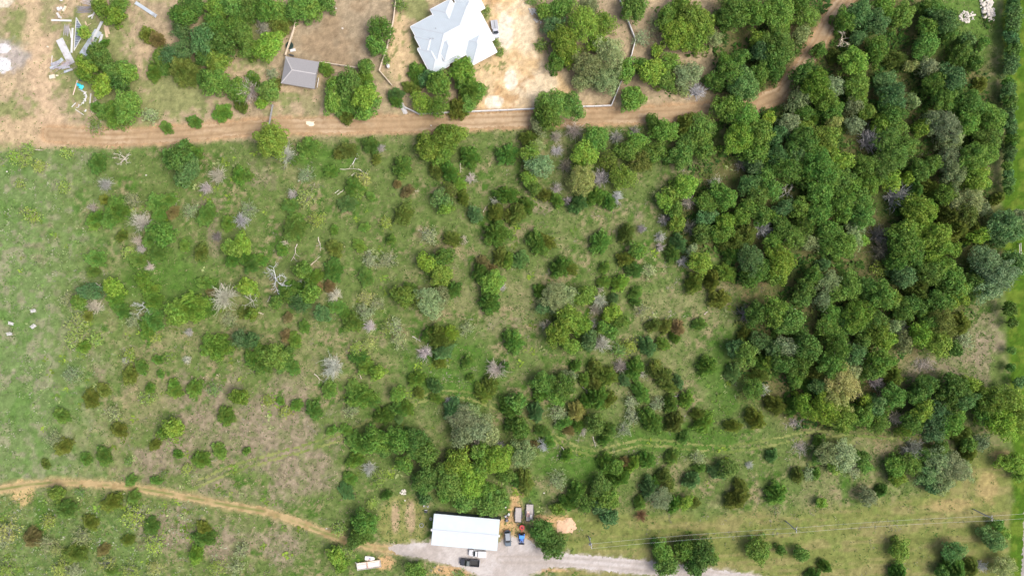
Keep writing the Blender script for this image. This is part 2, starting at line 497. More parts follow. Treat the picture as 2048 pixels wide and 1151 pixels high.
def ranch_col(x, y):
    d = seg_dist(x, y, RANCH_TRACK)
    n = fbm(x, y, 12, 61, 3)
    c = mixc(C(194, 172, 126)[None] + 0 * d[:, None], C(172, 150, 106)[None], sstep(.45, .65, n))
    return mixc(c, C(124, 138, 76)[None], np.exp(-(d / 2.4) ** 2) * 1.0 * sstep(.3, .55, fbm(x, y, 30, 62, 3)))
sheet('ranch_track', lambda x, y: 7 + 4 * (fbm(x, y, 40, 18, 2) - .5) - seg_dist(x, y, RANCH_TRACK), ranch_col, 0.012, (-90, 940, 810, 1115))

def gravel_col(x, y):
    n = fbm(x, y, 40, 71, 4); m = vnoise(x, y, 2.2, 72)
    c = mixc(C(192, 184, 176)[None] + 0 * n[:, None], C(208, 202, 196)[None], sstep(.42, .64, n))
    d = np.abs(seg_dist(x, y, [(1000, 1118), (1090, 1118), (1200, 1125), (1300, 1135), (1420, 1148), (1600, 1180)]) - 6)
    c = mixc(c, C(176, 166, 154)[None], np.exp(-(d / 2.5) ** 2) * .6)
    return c * (.88 + .24 * m)[:, None]
sheet('gravel_drive', lambda x, y: poly_sd(x, y, GRAVEL), gravel_col, 0.016, (760, 1060, 1610, 1190))

def trail_sd(x, y):
    d = seg_dist(x, y, TRAIL)
    return 2.5 + 2.4 * (fbm(x, y, 30, 28, 3) - .5) - np.abs(d - 6)
sheet('grass_trail', trail_sd, lambda x, y: mixc(C(148, 156, 94)[None] + 0 * x[:, None], C(120, 138, 72)[None], sstep(.4, .66, fbm(x, y, 30, 81, 3))), 0.01, (380, 760, 1900, 985))
sheet('paved_road', lambda x, y: 24 - np.abs(x - np.interp(y, [-200, 900, 1000, 1151, 1400], [2110, 2085, 2074, 2066, 2060])), lambda x, y: C(168, 164, 158)[None] * (.9 + .2 * vnoise(x, y, 3, 4))[:, None], 0.014, (2030, -200, 2150, 1400), .8)
# ================================================================== buildings
M_ROOF = mat('white_roof_metal', (.42, .48, .505), .5, 0, var=.045, scale=.5, spec=.4)
M_RIDGE = mat('white_ridge_metal', (.40, .43, .455), .5, 0, var=.03)
M_WALL = mat('cream_wall', (.52, .46, .37), .85, var=.1, scale=2)
M_TRIM = mat('white_trim', (.72, .72, .70), .6, var=.05)
M_GLASS = mat('window_glass', (.02, .025, .03), .08, var=.02, spec=.6)
M_GREYMETAL = mat('grey_metal', (.30, .31, .32), .5, .3, var=.1)
M_DARK = mat('dark_steel', (.035, .037, .04), .55, var=.2)
M_WHITE = mat('white_paint', (.52, .515, .50), .6, var=.08, scale=1.5)
M_WORN = mat('worn_white_paint', (.44, .43, .40), .75, var=.14, scale=1.2, spots=(.30, .27, .22))
M_WOOD = mat('weathered_wood', (.34, .28, .215), .85, var=.2, scale=3)
M_TANPIPE = mat('tan_rail', (.50, .42, .32), .7, var=.14, scale=2)

def hip(mb, x0, x1, y0, y1, z, slope, ridge=None):
    """solid hip roof over a rectangle, with a fascia"""
    w, l = x1 - x0, y1 - y0
    h = min(w, l) / 2
    if w >= l:
        a, b = (x0 + h, (y0 + y1) / 2), (x1 - h, (y0 + y1) / 2)
    else:
        a, b = ((x0 + x1) / 2, y0 + h), ((x0 + x1) / 2, y1 - h)
    zr = z + h * slope
    vs = [(x0, y0, z - .16), (x1, y0, z - .16), (x1, y1, z - .16), (x0, y1, z - .16), (x0, y0, z), (x1, y0, z), (x1, y1, z), (x0, y1, z), (*a, zr), (*b, zr)]
    fs = [(3, 2, 1, 0), (0, 1, 5, 4), (1, 2, 6, 5), (2, 3, 7, 6), (3, 0, 4, 7)]
    if w >= l: fs += [(4, 5, 9, 8), (5, 6, 9), (6, 7, 8, 9), (7, 4, 8)]
    else: fs += [(4, 5, 8), (5, 6, 9, 8), (6, 7, 9), (7, 4, 8, 9)]
    mb.poly(vs, fs)
    return [(vs[4], vs[8]), (vs[7], vs[8] if w >= l else vs[9]), (vs[5], vs[9] if w >= l else vs[8]), (vs[6], vs[9]), (vs[8], vs[9])]

# ---- the white-roofed house
house = tag(empty('ranch_house', W(820.8, 53.5, 3.0).xy.to_3d(), R(28)), 'large house with white metal hip roofs beside the bright dirt yard', 'house')
SL = .42
RECTS = [('main', 0, 19.3, -14.3, 0, 3.0), ('n', 7.2, 13.7, -8.4, 1.55, 3.25), ('ne', 14.5, 21.0, -5.2, 5.6, 2.93), ('w', -.3, 8.0, -9.6, -3.1, 3.12), ('sw', -1.2, 4.6, -14.8, -6.4, 2.86), ('d', 3.95, 9.6, -13.4, -6.7, 4.3), ('gar', 10.25, 18.2, -17.8, -9.2, 3.18)]
for nm, x0, x1, y0, y1, z in RECTS:
    mb = MB(); lines = hip(mb, x0, x1, y0, y1, z, SL)
    ro = mb.build('roof', M_ROOF, house)
    mb = MB()
    for a, b in lines:
        a, b = Vector(a), Vector(b)
        if (b - a).length > .4:
            mb.bar(a.lerp(b, .03) + Vector((0, 0, .03)), b + Vector((0, 0, .03)), .2, .06)
    mb.build('ridge_cap', M_RIDGE, ro)
    sm_ = MB()                       # standing seams running up every facet
    h_ = min(x1 - x0, y1 - y0) / 2
    for (p0_, p1_, ax_) in (((x0, y0), (x1, y0), 'y+'), ((x0, y1), (x1, y1), 'y-'), ((x0, y0), (x0, y1), 'x+'), ((x1, y0), (x1, y1), 'x-')):
        Ls = (x1 - x0) if ax_[0] == 'y' else (y1 - y0)
        for q in range(1, int(Ls / .55)):
            t = q * .55
            r_ = min(t, Ls - t, h_) - .05
            if r_ < .2: continue
            sg = 1 if ax_[1] == '+' else -1
            a_ = (p0_[0] + t, p0_[1], z + .02) if ax_[0] == 'y' else (p0_[0], p0_[1] + t, z + .02)
            b_ = (a_[0], a_[1] + sg * r_, z + .02 + r_ * SL) if ax_[0] == 'y' else (a_[0] + sg * r_, a_[1], z + .02 + r_ * SL)
            sm_.bar(a_, b_, .05, .05)
    sm_.build('seam', M_RIDGE, ro)
    g = MB()
    for a, b in (((x0, y0), (x1, y0)), ((x0, y1), (x1, y1)), ((x0, y0), (x0, y1)), ((x1, y0), (x1, y1))):
        ox = -.07 if a[0] == b[0] == x0 else .07 if a[0] == b[0] == x1 else 0
        oy = -.07 if a[1] == b[1] == y0 else .07 if a[1] == b[1] == y1 else 0
        g.bar((a[0] + ox, a[1] + oy, z - .1), (b[0] + ox, b[1] + oy, z - .1), .12, .12)
    g.build('gutter', M_TRIM, ro)
    if nm != 'd':
        MB().box(x0 + .6, x1 - .6, y0 + .6, y1 - .6, 0, z - .17).build('wall', M_WALL, house)
    else:
        MB().box(x0 + .3, x1 - .3, y0 + .3, y1 - .3, 3.2, z - .17).build('dormer_wall', M_TRIM, house)
def window(x, y, w, axis, z0=.9, z1=2.2, nm='window'):
    s = MB()
    e = .05
    if axis == 'y': s.box(x - w / 2, x + w / 2, y - e, y + e, z0, z1)
    else: s.box(x - e, x + e, y - w / 2, y + w / 2, z0, z1)
    o = s.build(nm, M_TRIM, house)
    g = MB(); e = .07
    if axis == 'y': g.box(x - w / 2 + .09, x - .03, y - e, y + e, z0 + .09, z1 - .09).box(x + .03, x + w / 2 - .09, y - e, y + e, z0 + .09, z1 - .09)
    else: g.box(x - e, x + e, y - w / 2 + .09, y - .03, z0 + .09, z1 - .09).box(x - e, x + e, y + .03, y + w / 2 - .09, z0 + .09, z1 - .09)
    g.build('pane', M_GLASS, o)
for x in (5.4, 6.7, 8.0): window(x, -13.73, 1.1, 'y')
for x in (11.6, 16.2): window(x, -17.23, 1.3, 'y')
for y in (-3, -6, -8): window(18.73, y, 1.3, 'x')
for y in (-12, -15): window(17.63, y, 2.4, 'x', .05, 2.2, 'garage_door')
window(9.4, -13.73, 1.0, 'y', .05, 2.2, 'door')
for x, y in ((3.3, -6.2), (4.0, -6.6), (5.9, -4.5)):
    z = 3.0 + SL * min(x, -y, 7.1)
    mb = MB(); mb.lathe([(.11, z - .2), (.11, z + .35), (.15, z + .36), (.15, z + .45)], 8, Matrix.Translation((x, y, 0))); mb.build('vent_pipe', M_GREYMETAL, house)
mb = MB(); mb.box(10.6, 12.2, -13.6, -13.0, 0, .12); mb.build('front_step', M_WALL, house)

# ---- the gray shingled shed by the corral
sh_c = (W(572, 113, 2.7) + W(640, 124.4, 2.7) + W(627.5, 176.5, 2.7) + W(561.5, 167, 2.7)) / 4
shed = tag(empty('stable_shed', sh_c.xy.to_3d(), R(-9.6)), 'gray shingled shed with open right end at the corral corner', 'shed')
M_SHINGLE = mat('grey_shingle', (.235, .232, .235), .9, var=.16, scale=7, bump=.3)
hx, hy, zr = 4.8, 3.85, 4.2
mb = MB()
mb.poly([(-hx, -hy, 2.7), (hx, -hy, 2.7), (hx, hy, 2.7), (-hx, hy, 2.7), (-hx + 2.9, 0, zr), (hx, 0, zr), (-hx, -hy, 2.55), (hx, -hy, 2.55), (hx, hy, 2.55), (-hx, hy, 2.55), (hx, 0, zr - .16)],
        [(0, 1, 5, 4), (2, 3, 4, 5), (3, 0, 4), (6, 7, 1, 0), (8, 9, 3, 2), (9, 6, 0, 3), (7, 10, 5, 1), (10, 8, 2, 5), (9, 8, 10, 7, 6)])
rf = mb.build('roof', M_SHINGLE, shed)
M_RIDGES = mat('ridge_shingle', (.36, .35, .34), .9, var=.1)
mb = MB()
for a, b in (((-hx, -hy, 2.72), (-hx + 2.9, 0, zr + .02)), ((-hx, hy, 2.72), (-hx + 2.9, 0, zr + .02)), ((-hx + 2.9, 0, zr + .03), (hx, 0, zr + .03))):
    mb.bar(a, b, .28, .05)
mb.build('ridge_cap', M_RIDGES, rf)
# courses of shingles, each a thin lapped strip
mb = MB()
for s in (-1, 1):
    for k in range(1, 14):
        t = k / 14
        y = s * hy * (1 - t); z = 2.7 + (zr - 2.7) * t + .012
        mb.bar((-hx + 2.9 * t + .05, y, z), (hx - .02, y, z), .04, .03)
mb.build('shingle_course', M_SHINGLE, rf)
mb = MB(); mb.box(-hx + .35, -hx + .45, -hy + .35, hy - .35, 0, 2.54); mb.build('wall', M_WOOD, shed)
mb = MB(); mb.box(-hx + .46, hx - 1.2, -hy + .35, -hy + .45, 0, 2.54); mb.build('wall', M_WOOD, shed)
mb = MB(); mb.box(-hx + .46, hx - 2.5, hy - .45, hy - .35, 0, 2.54); mb.build('wall', M_WOOD, shed)
for y in (-hy + .5, -1.2, 1.2, hy - .5):
    mb = MB(); mb.box(hx - .45, hx - .29, y - .08, y + .08, 0, 2.56); mb.build('post', M_WOOD, shed)
mb = MB(); mb.bar((hx + .12, -.2, .9), (hx + .12, -3.0, .9), .12, .5); mb.build('hay_rack', M_WHITE, shed)

# ---- the white-roofed barn on the gravel
bn_c = (W(867.5, 1026.4, 3.7) + W(999.3, 1038, 3.7) + W(993.4, 1101, 3.7) + W(863.8, 1089.2, 3.7)) / 4
barn = tag(empty('barn', bn_c.xy.to_3d(), R(-5.1)), 'long barn with plain white metal roof on the gravel drive', 'barn')
bx_, by_ = 9.3, 4.42
for s in (-1, 1):
    mb = MB()
    mb.poly([(-bx_, s * by_, 3.6), (bx_, s * by_, 3.6), (bx_, 0, 4.3), (-bx_, 0, 4.3), (-bx_, s * by_, 3.48), (bx_, s * by_, 3.48), (bx_, 0, 4.18), (-bx_, 0, 4.18)],
            [(0, 1, 2, 3), (7, 6, 5, 4), (0, 4, 5, 1), (1, 5, 6, 2), (2, 6, 7, 3), (3, 7, 4, 0)])
    r_ = mb.build('roof', M_ROOF, barn)
    mb = MB()
    for k in range(31):
        x = -bx_ + .15 + k * (2 * bx_ - .3) / 30
        mb.bar((x, s * by_ * .995, 3.622), (x, s * .12, 4.305), .05, .04)
    mb.build('roof_rib', M_ROOF, r_)
mb = MB(); mb.bar((-bx_ - .12, 0, 4.35), (bx_ + .12, 0, 4.35), .5, .07); mb.build('ridge_cap', M_RIDGE, barn)
for s in (-1, 1):
    mb = MB(); mb.box(s * (bx_ + .13) - .28, s * (bx_ + .13) + .28, -.3, .3, 3.95, 4.28); mb.build('gable_vent', M_WHITE, barn)
    mb = MB(); mb.poly([(s * (bx_ - .25), -by_ + .25, 0), (s * (bx_ - .25), by_ - .25, 0), (s * (bx_ - .25), by_ - .25, 3.47), (s * (bx_ - .25), 0, 4.15), (s * (bx_ - .25), -by_ + .25, 3.47),
                        (s * (bx_ - .37), -by_ + .25, 0), (s * (bx_ - .37), by_ - .25, 0), (s * (bx_ - .37), by_ - .25, 3.47), (s * (bx_ - .37), 0, 4.15), (s * (bx_ - .37), -by_ + .25, 3.47)],
                       [(0, 1, 2, 3, 4), (9, 8, 7, 6, 5), (0, 5, 6, 1), (1, 6, 7, 2), (2, 7, 8, 3), (3, 8, 9, 4), (4, 9, 5, 0)])
    mb.build('end_wall', M_GREYMETAL, barn)
mb = MB(); mb.box(-bx_ + .38, bx_ - .38, -by_ + .25, -by_ + .37, 0, 3.46); mb.build('front_wall', M_TRIM, barn)
for x in (-5.5, 0.2, 5.6):
    mb = MB(); mb.box(x - 1.5, x + 1.5, -by_ + .2, -by_ + .248, .03, 2.9); mb.build('roll_up_door', M_GREYMETAL, barn)
M_BAYSHADE = mat('open_bay_shade', (.085, .10, .125), .6, var=.12)  # shade of the barn interior put into the colour
for k in range(3):  # dark sheets fill the open bays, standing in for their shaded inside
    x0 = -bx_ + .5 + k * 6.1
    mb = MB(); mb.box(x0 + .14, x0 + 5.94, by_ - .36, by_ - .26, 0, 3.46); mb.build('bay_shade_panel', M_BAYSHADE, barn)
for k in range(4):
    x = -bx_ + .5 + k * 6.1
    mb = MB(); mb.box(x - .12, x + .12, by_ - .4, by_ - .16, 0, 3.47); mb.build('post', M_DARK, barn)

# ================================================================== fences
def fence(name, pts, h, label, mpost, mrail, rails, spacing, rw, rh, pw, hidden=()):
    """posts and rails along a photo polyline; every post and rail a part"""
    P = [W(*p) for p in pts]
    root = tag(empty(name, P[0]), label, 'fence')
    o0 = P[0]
    for i, (a, b) in enumerate(zip(P[:-1], P[1:])):
        if i in hidden: continue
        L = (b - a).length; n = max(1, round(L / spacing))
        for k in range(n + (i == len(P) - 2)):
            p = a.lerp(b, k / n) - o0
            mb = MB(); mb.box(p.x - pw / 2, p.x + pw / 2, p.y - pw / 2, p.y + pw / 2, 0, h + .08); mb.build('post', mpost, root)
        for z in rails:
            for k in range(n):
                p, q = a.lerp(b, k / n) - o0, a.lerp(b, (k + 1) / n) - o0
                d = (q - p).normalized() * (pw / 2 + .003)
                mb = MB(); mb.bar(p + d + Vector((0, 0, z)), q - d + Vector((0, 0, z)), rw, rh); mb.build('rail', mrail, root)
    return root
fence('board_fence', [(811, 216), (838, 229), (897, 226.5), (948, 224), (1050, 219.6), (1120, 216), (1222, 212.5), (1237, 176), (1262, 113), (1270, 82), (1242, 10), (1228, -30)], 1.35,
      'white board fence around the house yard beside the dirt road', M_WHITE, M_WHITE, (.4, .8, 1.25), 2.45, .24, .16, .2)
fence('corral_fence', [(597, 34), (590, 60), (573, 112)], 1.5, 'tan double-rail corral fence above the gray shed', M_TANPIPE, M_TANPIPE, (.5, .95, 1.45), 2.6, .17, .14, .18)
fence('corral_fence', [(641, 126), (680, 132), (716, 137.5)], 1.5, 'weathered corral fence running right from the gray shed', M_WOOD, M_TANPIPE, (.5, .95, 1.45), 2.6, .15, .13, .2)
fence('corral_fence', [(797, -40), (793, 0), (788, 42), (777, 92), (760, 143), (785, 172)], 1.5, 'tan corral fence between the corral and the house', M_TANPIPE, M_TANPIPE, (.5, .95, 1.45), 2.6, .17, .14, .18)
fence('pipe_gate', [(547, 211), (540, 250)], 1.3, 'gray pipe gate standing open above the yellowish round tree', M_GREYMETAL, M_GREYMETAL, (.25, .5, .75, 1.0, 1.25), 2.8, .09, .09, .14)
fence('verge_fence', [(2036, 487), (2038, 548)], 1.3, 'gray rail fence by the verge at the right edge', M_WORN, M_WORN, (.6, 1.25), 2.9, .14, .12, .2)
# leaning stack of white gate panels
root = tag(empty('fence_panel_stack', W(806, 217)), 'stack of loose white fence panels at the fence end', 'fence panels')
for k, (dx, dy, a, L) in enumerate(((-.35, .1, -62, 3.6), (.05, 0, -58, 3.7), (.45, .15, -66, 3.4), (.25, -.5, -50, 2.2))):
    M_ = Matrix.Translation((dx, dy, .08 + .1 * k)) @ Matrix.Rotation(R(a), 4, 'Z')
    for j in range(3):
        mb = MB(); mb.box(-L / 2, L / 2, -.28 + j * .2, -.14 + j * .2, 0, .05, M_); mb.build('board', M_WHITE, root)

# ================================================================== power line
poles_px = [(1177, 1071.5, True), (1571, 1041, False), (1947.5, 1018, False)]
tops = []
names = ['weathered power pole with transformer near the gravel drive', 'bare power pole in the middle of the mown strip', 'rightmost power pole beside the grass verge']
M_POLE = mat('pole_wood', (.36, .35, .335), .85, var=.15)
for (x, y, tf), lb in zip(poles_px, names):
    root = tag(empty('power_pole', W(x, y)), lb, 'power pole', 'power poles on the mown strip')
    mb = MB(); mb.tube((0, 0, -.1), (0, 0, 8.9), .19, .13, 10); mb.build('pole', M_POLE, root)
    mb = MB(); mb.bar((0.02, -.75, 8.45), (0.02, .75, 8.45), .12, .14); mb.build('crossarm', M_POLE, root)
    for s in (-.65, 0, .65):
        zb = 8.53 if s else 8.91
        mb = MB(); mb.lathe([(.05, zb), (.1, zb + .03), (.1, zb + .11), (.04, zb + .2)], 8, Matrix.Translation((.02 if s else 0, s, 0))); mb.build('insulator', M_WHITE, root)
    if tf:
        mb = MB(); mb.lathe([(.24, 6.9), (.28, 6.95), (.28, 7.8), (.2, 7.9), (.08, 7.95)], 12, Matrix.Translation((-.42, .12, 0))); mb.build('transformer', M_GREYMETAL, root)
        mb = MB(); mb.bar((.2, 0, 1.5), (.2, 0, 2.3), .25, .4); mb.build('meter_box', M_GREYMETAL, root)
        mb = MB(); mb.bar((0.02, -.75, 7.6), (0.02, .35, 7.6), .12, .12); mb.build('crossarm', M_WHITE, root)
    else:
        mb = MB(); mb.tube((.1, 0, 7.8), (-2.6 if x < 1900 else -3.4, .3, .05), .02, .02, 4); mb.build('guy_wire', M_GREYMETAL, root)
    tops.append(W(x, y))
M_WIRE = mat('bare_wire', (.5, .5, .48), .4, .4, var=.04)
ends = tops + [W(2240, 1006)]
for i in range(3):
    for j, s in enumerate((-.65, .65)):
        a, b = ends[i] + Vector((.02, s, 8.62)), ends[i + 1] + Vector((.02, s, 8.62))
        mb = MB(); n = 16
        prev = a
        for k in range(1, n + 1):
            t = k / n
            q = a.lerp(b, t) - Vector((0, 0, 1.0 * 4 * t * (1 - t)))
            mb.tube(prev - a, q - a, .021, .021, 4, False); prev = q
        o = mb.build('power_line_wire', M_WIRE); o.location = a
        tag(o, ('lower' if j == 0 else 'upper') + ' wire of the power line, ' + ['from transformer pole to middle pole', 'from middle pole to rightmost pole', 'from rightmost pole to the frame edge'][i], 'wire', 'power line wires')

# ================================================================== vehicles
def paint(name, c, rough=.25):
    return mat(name, c, rough, .15, var=.03, spec=.6)
M_TYRE = mat('tyre_rubber', (.02, .02, .02), .9, var=.1)
M_RIM = mat('rim_alloy', (.35, .35, .36), .4, .6, var=.05)
M_LAMP = mat('lamp_lens', (.7, .7, .68), .15, var=.03)
M_TAIL = mat('tail_lens', (.35, .02, .015), .25, var=.05)

def wheels(root, xs_, yw, r, w=.22):
    for x in xs_:
        for s in (-1, 1):
            mb = MB(); mb.tube((x, s * yw - w / 2, r), (x, s * yw + w / 2, r), r, r, 16)
            o = mb.build('wheel', M_TYRE, root, bevel=.02)
            mb = MB(); mb.tube((x, s * (yw + w / 2) - .01, r), (x, s * (yw + w / 2) + .012, r), r * .6, r * .55, 12); mb.build('rim', M_RIM, o)

def loft(mb, secs):
    """body from cross-sections: (x, half width at sill, half width at shoulder, z0, z1, half width top)"""
    rings = []
    for x, w0, w1, z0, zm, z1, w2 in secs:
        rings.append([(x, -w0, z0), (x, -w1, zm), (x, -w2, z1), (x, w2, z1), (x, w1, zm), (x, w0, z0)])
    vs = [p for r in rings for p in r]
    fs = []
    n = 6
    for k in range(len(rings) - 1):
        for i in range(n):
            j = (i + 1) % n
            fs.append((k * n + i, k * n + j, (k + 1) * n + j, (k + 1) * n + i))
    fs += [tuple(range(n)), tuple(reversed(range((len(rings) - 1) * n, len(rings) * n)))]
    return mb.poly(vs, fs)

def car(kind, name, px, py, yaw, L, Wd, col, label, cat, roofcol=None, bed=None, top=None):
    root = tag(empty(name, W(px, py, .8).xy.to_3d(), R(yaw)), label, cat)
    h = L / 2; w = Wd / 2
    key = name + '_' + label.split()[0]
    pt = paint('paint_' + key, col)
    zh = 1.12 if kind == 'pickup' else .98        # hood height
    ztop = 1.88 if kind == 'pickup' else (1.72 if kind == 'suv' else 1.5)
    if kind == 'pickup': cab = (-.02 * L, .26 * L); roof = (.02 * L, .145 * L)
    elif kind == 'van': cab = (-.03 * L, .24 * L); roof = (.01 * L, .12 * L)
    else: cab = (-.46 * L, .24 * L); roof = (-.36 * L, .07 * L)
    mb = MB()
    secs = [(h, w * .72, w * .8, .42, .68, .8, w * .66), (h - .16, w * .9, w * .94, .32, .72, zh - .12, w * .84), (h - .9, w * .97, w, .3, .8, zh - .04, w * .9), (cab[1], w * .97, w, .28, .85, zh, w * .92)]
    if kind in ('pickup', 'van'):
        secs += [(cab[0] - .02, w * .97, w, .28, .85, zh, w * .95)]
    else:
        secs += [(0, w * .97, w, .28, .85, zh, w * .94), (-h + .35, w * .95, w * .98, .3, .85, zh, w * .9), (-h + .06, w * .86, w * .9, .4, .8, zh - .1, w * .8), (-h, w * .78, w * .84, .45, .7, zh - .25, w * .74)]
    loft(mb, secs); mb.build('body', pt, root, bevel=.04, smooth=False)
    # glasshouse and roof panel
    mb = MB()
    mb.poly([(cab[1], -w * .86, zh), (cab[1], w * .86, zh), (cab[0], w * .88, zh), (cab[0], -w * .88, zh), (roof[1], -w * .68, ztop - .06), (roof[1], w * .68, ztop - .06), (roof[0], w * .7, ztop - .06), (roof[0], -w * .7, ztop - .06)],
            [(0, 1, 5, 4), (1, 2, 6, 5), (2, 3, 7, 6), (3, 0, 4, 7), (4, 5, 6, 7)])
    mb.build('windows', M_GLASS, root)
    mb = MB(); mb.box(roof[0] - .06, roof[1] + .06, -w * .72, w * .72, ztop - .06, ztop, tx=.08, ty=.06)
    rf = mb.build('roof', paint('roof_' + key, roofcol) if roofcol else pt, root, bevel=.02)
    for s in (-1, 1):          # pillars
        mb = MB(); mb.bar((cab[1] - .02, s * w * .87, zh), (roof[1], s * w * .7, ztop - .05), .08, .07).bar((cab[0] + .03, s * w * .89, zh), (roof[0], s * w * .71, ztop - .05), .12, .08)
        xm = (cab[0] + cab[1]) / 2 - .1
        mb.bar((xm, s * w * .885, zh), (xm - .05, s * w * .71, ztop - .05), .1, .06)
        mb.build('pillar', pt, root)
        mb = MB(); mb.box(cab[1] - .35, cab[1] - .2, s * (w + .02) - .02, s * (w + .02) + .22 * s if s > 0 else s * (w + .02) + .02, zh, zh + .17) if s > 0 else mb.box(cab[1] - .35, cab[1] - .2, -w - .22, -w + .02, zh, zh + .17)
        mb.build('mirror', pt, root)
        mb = MB(); mb.box(h - .22, h - .05, s * w * .7 - .18, s * w * .7 + .18, .62, .76); mb.build('headlight', M_LAMP, root)
        mb = MB(); mb.box(-h - .015, -h + .1, s * w * .8 - .1, s * w * .8 + .1, .72, .98); mb.build('taillight', M_TAIL, root)
    mb = MB(); mb.bar((cab[1] + .12, -w * .5, zh + .012), (cab[1] + .12, w * .5, zh + .012), .14, .02); mb.build('cowl', M_DARK, root)
    if kind == 'pickup':
        bf = mat('bed_' + key, bed or (.03, .03, .03), .8, var=.15)
        mb = MB(); mb.box(-h + .08, cab[0] - .05, -w * .97, w * .97, .45, .62); mb.build('bed_floor', bf, root)
        for s in (-1, 1):
            y0, y1 = sorted((s * w * .8, s * w))
            mb = MB(); mb.box(-h + .08, cab[0] - .05, y0, y1, .62, 1.2); mb.build('bed_side', pt, root, bevel=.03)
        mb = MB(); mb.box(-h, -h + .09, -w * .96, w * .96, .5, 1.18); mb.build('tailgate', pt, root, bevel=.02)
        mb = MB(); mb.box(-h - .16, -h - .01, -w * .92, w * .92, .42, .58); mb.build('bumper', M_RIM, root)
        if top:
            mb = MB(); mb.box(-h + .1, cab[0] - .08, -w * .79, w * .79, 1.0, 1.16); mb.build('bed_cover', mat('cover_' + key, top, .5, var=.05), root)
            mb = MB(); mb.bar((-h + .12, 0, 1.175), (cab[0] - .1, 0, 1.175), .1, .03); mb.build('cover_seam', M_DARK, root)
    elif kind == 'van':
        mb = MB(); mb.box(-h, cab[0] - .03, -w * .98, w * .98, .4, 1.72, ty=.07); mb.build('cargo_box', pt, root, bevel=.05)
        for k in range(4):
            x = -h + .35 + k * .5
            mb = MB(); mb.box(x - .02, x + .02, -w * .85, w * .85, 1.721, 1.74); mb.build('box_rib', M_TRIM, root)
    wheels(root, (.31 * L, -.30 * L), w - .1, .39 if kind == 'pickup' else .35)
    return root
car('pickup', 'pickup_truck', 939.5, 1124, 175.5, 5.55, 1.98, (.030, .034, .042), 'black pickup truck parked on gravel in front of the barn', 'pickup', roofcol=(.10, .115, .11))
car('van', 'utility_truck', 955, 1105.5, 176, 5.0, 1.9, (.52, .53, .53), 'white utility truck with cargo box beside the barn front', 'truck')
car('suv', 'sport_utility_car', 1015.5, 1075.5, -86.5, 4.55, 1.82, (.10, .13, .155), 'dark gray car parked nose down at the barn\'s right end', 'car', roofcol=(.21, .235, .26))
car('pickup', 'pickup_truck', 990.5, 59, -81.5, 5.1, 1.9, (.44, .46, .50), 'silver pickup truck parked at the white house', 'pickup', top=(.30, .32, .34))

# ---- blue tractor with loader bucket, and the red mower deck behind it
M_BLUE = paint('tractor_blue', (.025, .12, .42), .4)
M_RED = mat('mower_red', (.52, .075, .07), .5, var=.15, scale=2)
tr = tag(empty('tractor', W(1043.5, 1073, .8).xy.to_3d(), R(-91)), 'blue tractor with front loader bucket facing the gravel', 'tractor')
mb = MB(); mb.box(.1, 1.45, -.36, .36, .75, 1.35, tx=.05, ty=.06); mb.build('hood', M_BLUE, tr, bevel=.06)
mb = MB(); mb.box(.95, 1.3, -.2, .2, 1.36, 1.40); mb.build('hood_vent', M_DARK, tr)
mb = MB(); mb.box(-1.0, .1, -.3, .3, .55, .95); mb.build('chassis', M_DARK, tr)
mb = MB(); mb.box(-.75, -.3, -.28, .28, .95, 1.12).box(-.86, -.74, -.28, .28, .95, 1.5); mb.build('seat', M_DARK, tr, bevel=.03)
mb = MB(); mb.box(-.9, .1, -.72, .72, 2.2, 2.27); mb.build('canopy', mat('canopy_blue', (.05, .22, .60), .4, var=.05), tr, bevel=.03)
for s in (-1, 1):
    mb = MB(); mb.bar((-.85, s * .6, .9), (-.85, s * .6, 2.2), .07).bar((.0, s * .62, .95), (.0, s * .62, 2.2), .05); mb.build('canopy_post', M_DARK, tr)
    y0, y1 = sorted((s * .52, s * .86)); mb = MB(); mb.box(-1.05, -.15, y0, y1, 1.25, 1.31); mb.build('fender', M_BLUE, tr, bevel=.02)
    mb = MB(); mb.tube((-.6, s * .68 - .16, .6), (-.6, s * .68 + .16, .6), .6, .6, 18); o = mb.build('wheel', M_TYRE, tr, bevel=.03)
    mb = MB(); mb.tube((-.6, s * .85 - .01, .6), (-.6, s * .85 + .01, .6), .32, .3, 12); mb.build('rim', M_WHITE, o)
    mb = MB(); mb.tube((1.1, s * .58 - .1, .36), (1.1, s * .58 + .1, .36), .36, .36, 16); o = mb.build('wheel', M_TYRE, tr, bevel=.02)
    mb = MB(); mb.tube((1.1, s * .69 - .01, .36), (1.1, s * .69 + .01, .36), .2, .18, 12); mb.build('rim', M_WHITE, o)
    mb = MB(); mb.bar((-.05, s * .48, 1.15), (1.3, s * .48, 1.05), .1, .14).bar((1.3, s * .48, 1.05), (1.95, s * .48, .4), .1, .13); mb.build('loader_arm', M_BLUE, tr)
mb = MB(); mb.prism([(1.9, .15), (2.35, .05), (2.4, .1), (2.0, .2), (1.98, .6), (1.9, .62)], -.8, .8); mb.build('loader_bucket', M_DARK, tr)
mb = MB(); mb.tube((.35, .1, 1.3), (.35, .1, 1.75), .03, .03, 8); mb.build('exhaust', M_DARK, tr)
mb = MB(); mb.lathe([(.17, 0), (.17, .02)], 12, Matrix.Translation((-.15, 0, 1.35)) @ Matrix.Rotation(.5, 4, 'Y')); mb.build('steering_wheel', M_DARK, tr)
mw = tag(empty('mower_deck', W(1044, 1054, .4).xy.to_3d(), R(-91)), 'red mower attachment behind the blue tractor', 'mower')
mb = MB(); mb.lathe([(.70, .22), (.78, .28), (.78, .52), (.6, .58), (.2, .62)], 10); mb.build('deck', M_RED, mw)
mb = MB(); mb.lathe([(.2, .6), (.22, .8), (.1, .86)], 8); mb.build('gearbox', M_DARK, mw)
